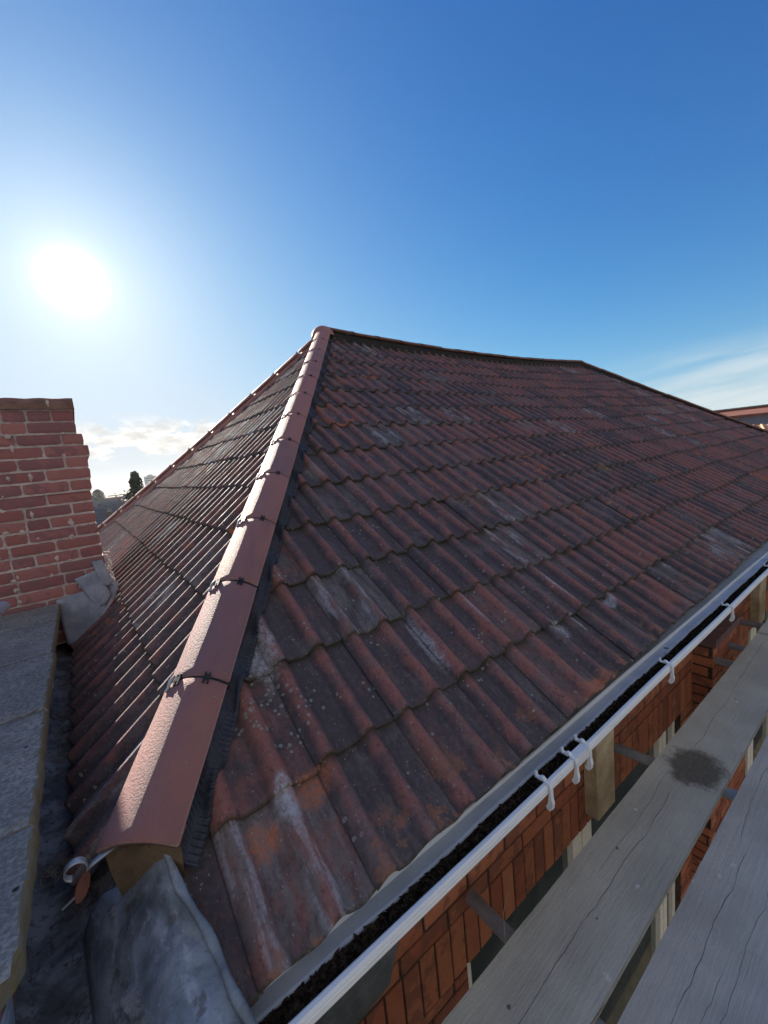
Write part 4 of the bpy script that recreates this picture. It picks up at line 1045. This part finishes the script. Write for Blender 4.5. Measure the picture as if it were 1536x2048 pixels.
kinds = ['slate roofed terrace house', 'brick house with a clay roof', 'pale rendered house', 'brown roofed brick house']
k = 0
spots = []
for D in (66, 80, 96, 116, 140, 168, 200, 240, 290, 350, 430):
    nA_ = 9 if D < 200 else 12
    for i in range(nA_):
        azr = -.10 + .34 * (i + rt.uniform(.2, .8)) / nA_
        spots.append((D * rt.uniform(.95, 1.05), azr))
for D, a in spots:
    rmi, wmi = rt.choice([0, 0, 0, 0, 2] if D < 150 else [0, 0, 1, 2]), rt.choice([0, 0, 1, 2, 2])
    ang = rt.choice([0.1, 0.15, 1.65, .3]) + rt.uniform(-.06, .06)
    drop = -7.6 - D * .014 * rt.uniform(.7, 1.2)
    town_house(math.sin(a) * D + CAM.x, math.cos(a) * D + CAM.y, rt.uniform(6, 14), rt.uniform(5, 7), rt.uniform(3.2, 4.6), rt.uniform(1.3, 2.1), ang, M_ROOFS[rmi], M_WALLS[wmi],
               ('grey' if rmi == 0 else 'red' if rmi == 1 else 'brown') + ' roofed house among the distant rooftops left of the hip roof', group='distant houses beyond the roof', base=drop)

M_LEAVES = simple('evergreen_foliage', (.016, .026, .014), (.045, .060, .030), .8, 3, .2)
M_BARK = simple('bark', (.05, .04, .03), (.10, .08, .06), .9, 6, .4)
def tree(x, y, base, h, w, label, cone=True, seed=1, bare=False, group=None):
    t = empty('conifer_tree' if cone else 'bare_tree' if bare else 'leafy_tree', (x, y, base), label, 'tree', group); r_ = random.Random(seed)
    mb = MB(); mb.tube((0, 0, 0), (0, 0, h * .9), w * .06, 8, r1=w * .015)
    for i in range(18 if bare else 8):
        a = r_.uniform(0, 6.28); z0 = h * r_.uniform(.2, .75); l = w * .5 * r_.uniform(.5, 1)
        q = Vector((math.cos(a) * l, math.sin(a) * l, z0 + h * r_.uniform(.1, .25))); mb.tube((0, 0, z0), q, w * .02, 6, r1=w * .006)
        if bare:
            for _ in range(12):
                d = Vector((r_.uniform(-1, 1), r_.uniform(-1, 1), r_.uniform(0, 1))) * w * .22; s_ = Vector((0, 0, z0)).lerp(q, r_.uniform(.3, 1)); mb.tube(s_, s_ + d, w * .006, 4, r1=w * .002, caps=False)
    o = mb.build('trunk', M_BARK, None); o.parent = t
    if not bare:
        mb = MB()
        for i in range(5200):
            z = r_.random(); 
            if cone: rr = (.5 * (1 - z ** 1.7) ** .8 * (.82 + .25 * math.sin(z * 26 + 2 * math.sin(z * 9))) + .03)
            else: rr = .5 * math.sqrt(max(.02, 1 - (2 * z - 1) ** 2))
            a = r_.uniform(0, 6.28); q = (r_.random() ** .35) * rr * w * (1 + .22 * math.sin(a * 5 + z * 17)); c = Vector((math.cos(a) * q, math.sin(a) * q, h * (.08 + .92 * z) + r_.gauss(0, .04) * h * .4)); s_ = w * r_.uniform(.02, .05)
            d1 = Vector((r_.uniform(-1, 1), r_.uniform(-1, 1), r_.uniform(-.4, 1))).normalized() * s_; d2 = d1.orthogonal().normalized() * s_ * .6
            mb.add([c - d1, c + d2, c + d1, c - d2], [(0, 1, 2, 3)])
        o = mb.build('crown', M_LEAVES, None); o.parent = t
    return t
def at(az, D, z=0): return (CAM.x + math.sin(az) * D, CAM.y + math.cos(az) * D, z)
p = at(.1000, 52); tree(p[0], p[1], -7.6, 9.75, 4.3, 'dark pointed conifer standing above the distant rooftops', seed=4)
for i in range(26):
    a = rt.uniform(-.08, .22); D = rt.uniform(120, 600); p = at(a, D)
    tree(p[0], p[1], -7.5, rt.uniform(5, 8), rt.uniform(4, 7), 'small far-off tree among the distant houses', cone=False, seed=i, group='far trees in the town') if i < 9 else None
# tower block on the skyline
p = at(.128, 640); t = empty('tower_block', (p[0], p[1], -7), 'pale concrete tower block on the hazy skyline', 'building')
mb = MB(); mb.box((-7, -6, 0), (7, 6, 15)); o = mb.build('wall', M_WALLS[2], None); o.parent = t
mb = MB(); mb.box((-3, -3, 15.01), (3, 3, 17)); o = mb.build('plant_room', M_WALLS[2], None); o.parent = t
for i in range(4):
    mb = MB(); mb.box((-6.5, -6.05, 2 + i * 3.2), (6.5, -5.98, 3.4 + i * 3.2)); o = mb.build('window', M_GLASS, None); o.parent = t
# right side: neighbours beyond the far hip
def cut_house(name, az, D, w, d, z_e, z_t, ang, rm, wm, label):
    p = at(az, D); t = town_house(p[0], p[1], w, d, z_e + 7, z_t - z_e, ang, rm, wm, label, chim=False); return t
M_BLUE = simple('blue_grey_render', (.13, .17, .25), (.17, .22, .31), .85, 1.5, .2)
az1 = math.atan2(.9868, .205)
h1 = cut_house('house', az1 + .075, 34, 17, 6.0, 1.60, 1.90, -.98 - .30, M_ROOFS[1], M_BLUE, 'blue-grey house with a red tiled roof beyond the far hip')
mb = MB(); mb.box((-5.6, -3.10, 7.72), (-5.0, -2.99, 8.15)); o = mb.build('window', M_FRAME, None); o.parent = h1
p = at(math.atan2(.9745, .2245), 42); t = empty('house', (p[0], p[1], -7), 'white gabled house with dark solar panels on its roof, beyond the far hip', 'house'); t.rotation_euler = (0, 0, -1.3)
mb = MB(); mb.box((-2.2, -3, 0), (2.2, 3, 8.75)); o = mb.build('wall', M_WALLS[0], None); o.parent = t
mb = MB(); mb.add([(-2.4, -3.3, 8.75), (2.4, -3.3, 8.75), (2.2, 0, 9.12), (-2.2, 0, 9.12)], [(0, 1, 2, 3)]); o = mb.build('roof', M_WALLS[0], None, solid=.1); o.parent = t
mb = MB(); mb.box((-1.0, -.2, 9.02), (3.0, 1.2, 9.30)); o = mb.build('solar_panel', M_GLASS, None); o.parent = t
# nearer sunlit roof of pantiles below it
p = at(math.atan2(.987, .150), 24); t = empty('house', (p[0], p[1], -7), 'neighbouring house with a sunlit ribbed tile roof at the right edge', 'house'); t.rotation_euler = (0, 0, -1.25)
mb = MB(); mb.box((-4, -2, 0), (4, 2, 7.2)); o = mb.build('wall', M_WALLS[1], None); o.parent = t
mb = MB(); rows = []
for i in range(161):
    x = -4.2 + 8.4 * i / 160; hh = .05 * max(0, math.sin(i * 2 * math.pi / 5)); rows.append([(x, -2.3, 7.15 + hh), (x, -1, 7.62 + hh), (x, 0, 7.98 + hh), (x, 2.3, 7.15 + hh)])
mb.grid(rows); o = mb.build('roof', simple('pale_clay_roof', (.30, .14, .08), (.52, .34, .22), .8, 4, .3), None); o.parent = t
p = at(math.atan2(.9885, .128), 60); tree(p[0], p[1], -7, 10.9, 5.4, 'dark tree crown just entering the right edge behind the red roof', cone=False, seed=8)

# ------------------------------------------------------------------ haze in the air
mb = MB(); mb.box((-4600, -600, -20), (4600, 4700, 27))
HZ = bpy.data.materials.new('haze'); HZ.use_nodes = True; T = NT(HZ.node_tree); T.n.clear()
pv = T.new('ShaderNodeVolumePrincipled'); pv.inputs['Density'].default_value = .00028; pv.inputs['Color'].default_value = (.80, .86, .93, 1); pv.inputs['Anisotropy'].default_value = .1
o_ = T.new('ShaderNodeOutputMaterial'); T.l.new(pv.outputs[0], o_.inputs['Volume'])
tag(mb.build('haze', HZ, None), kind='stuff')
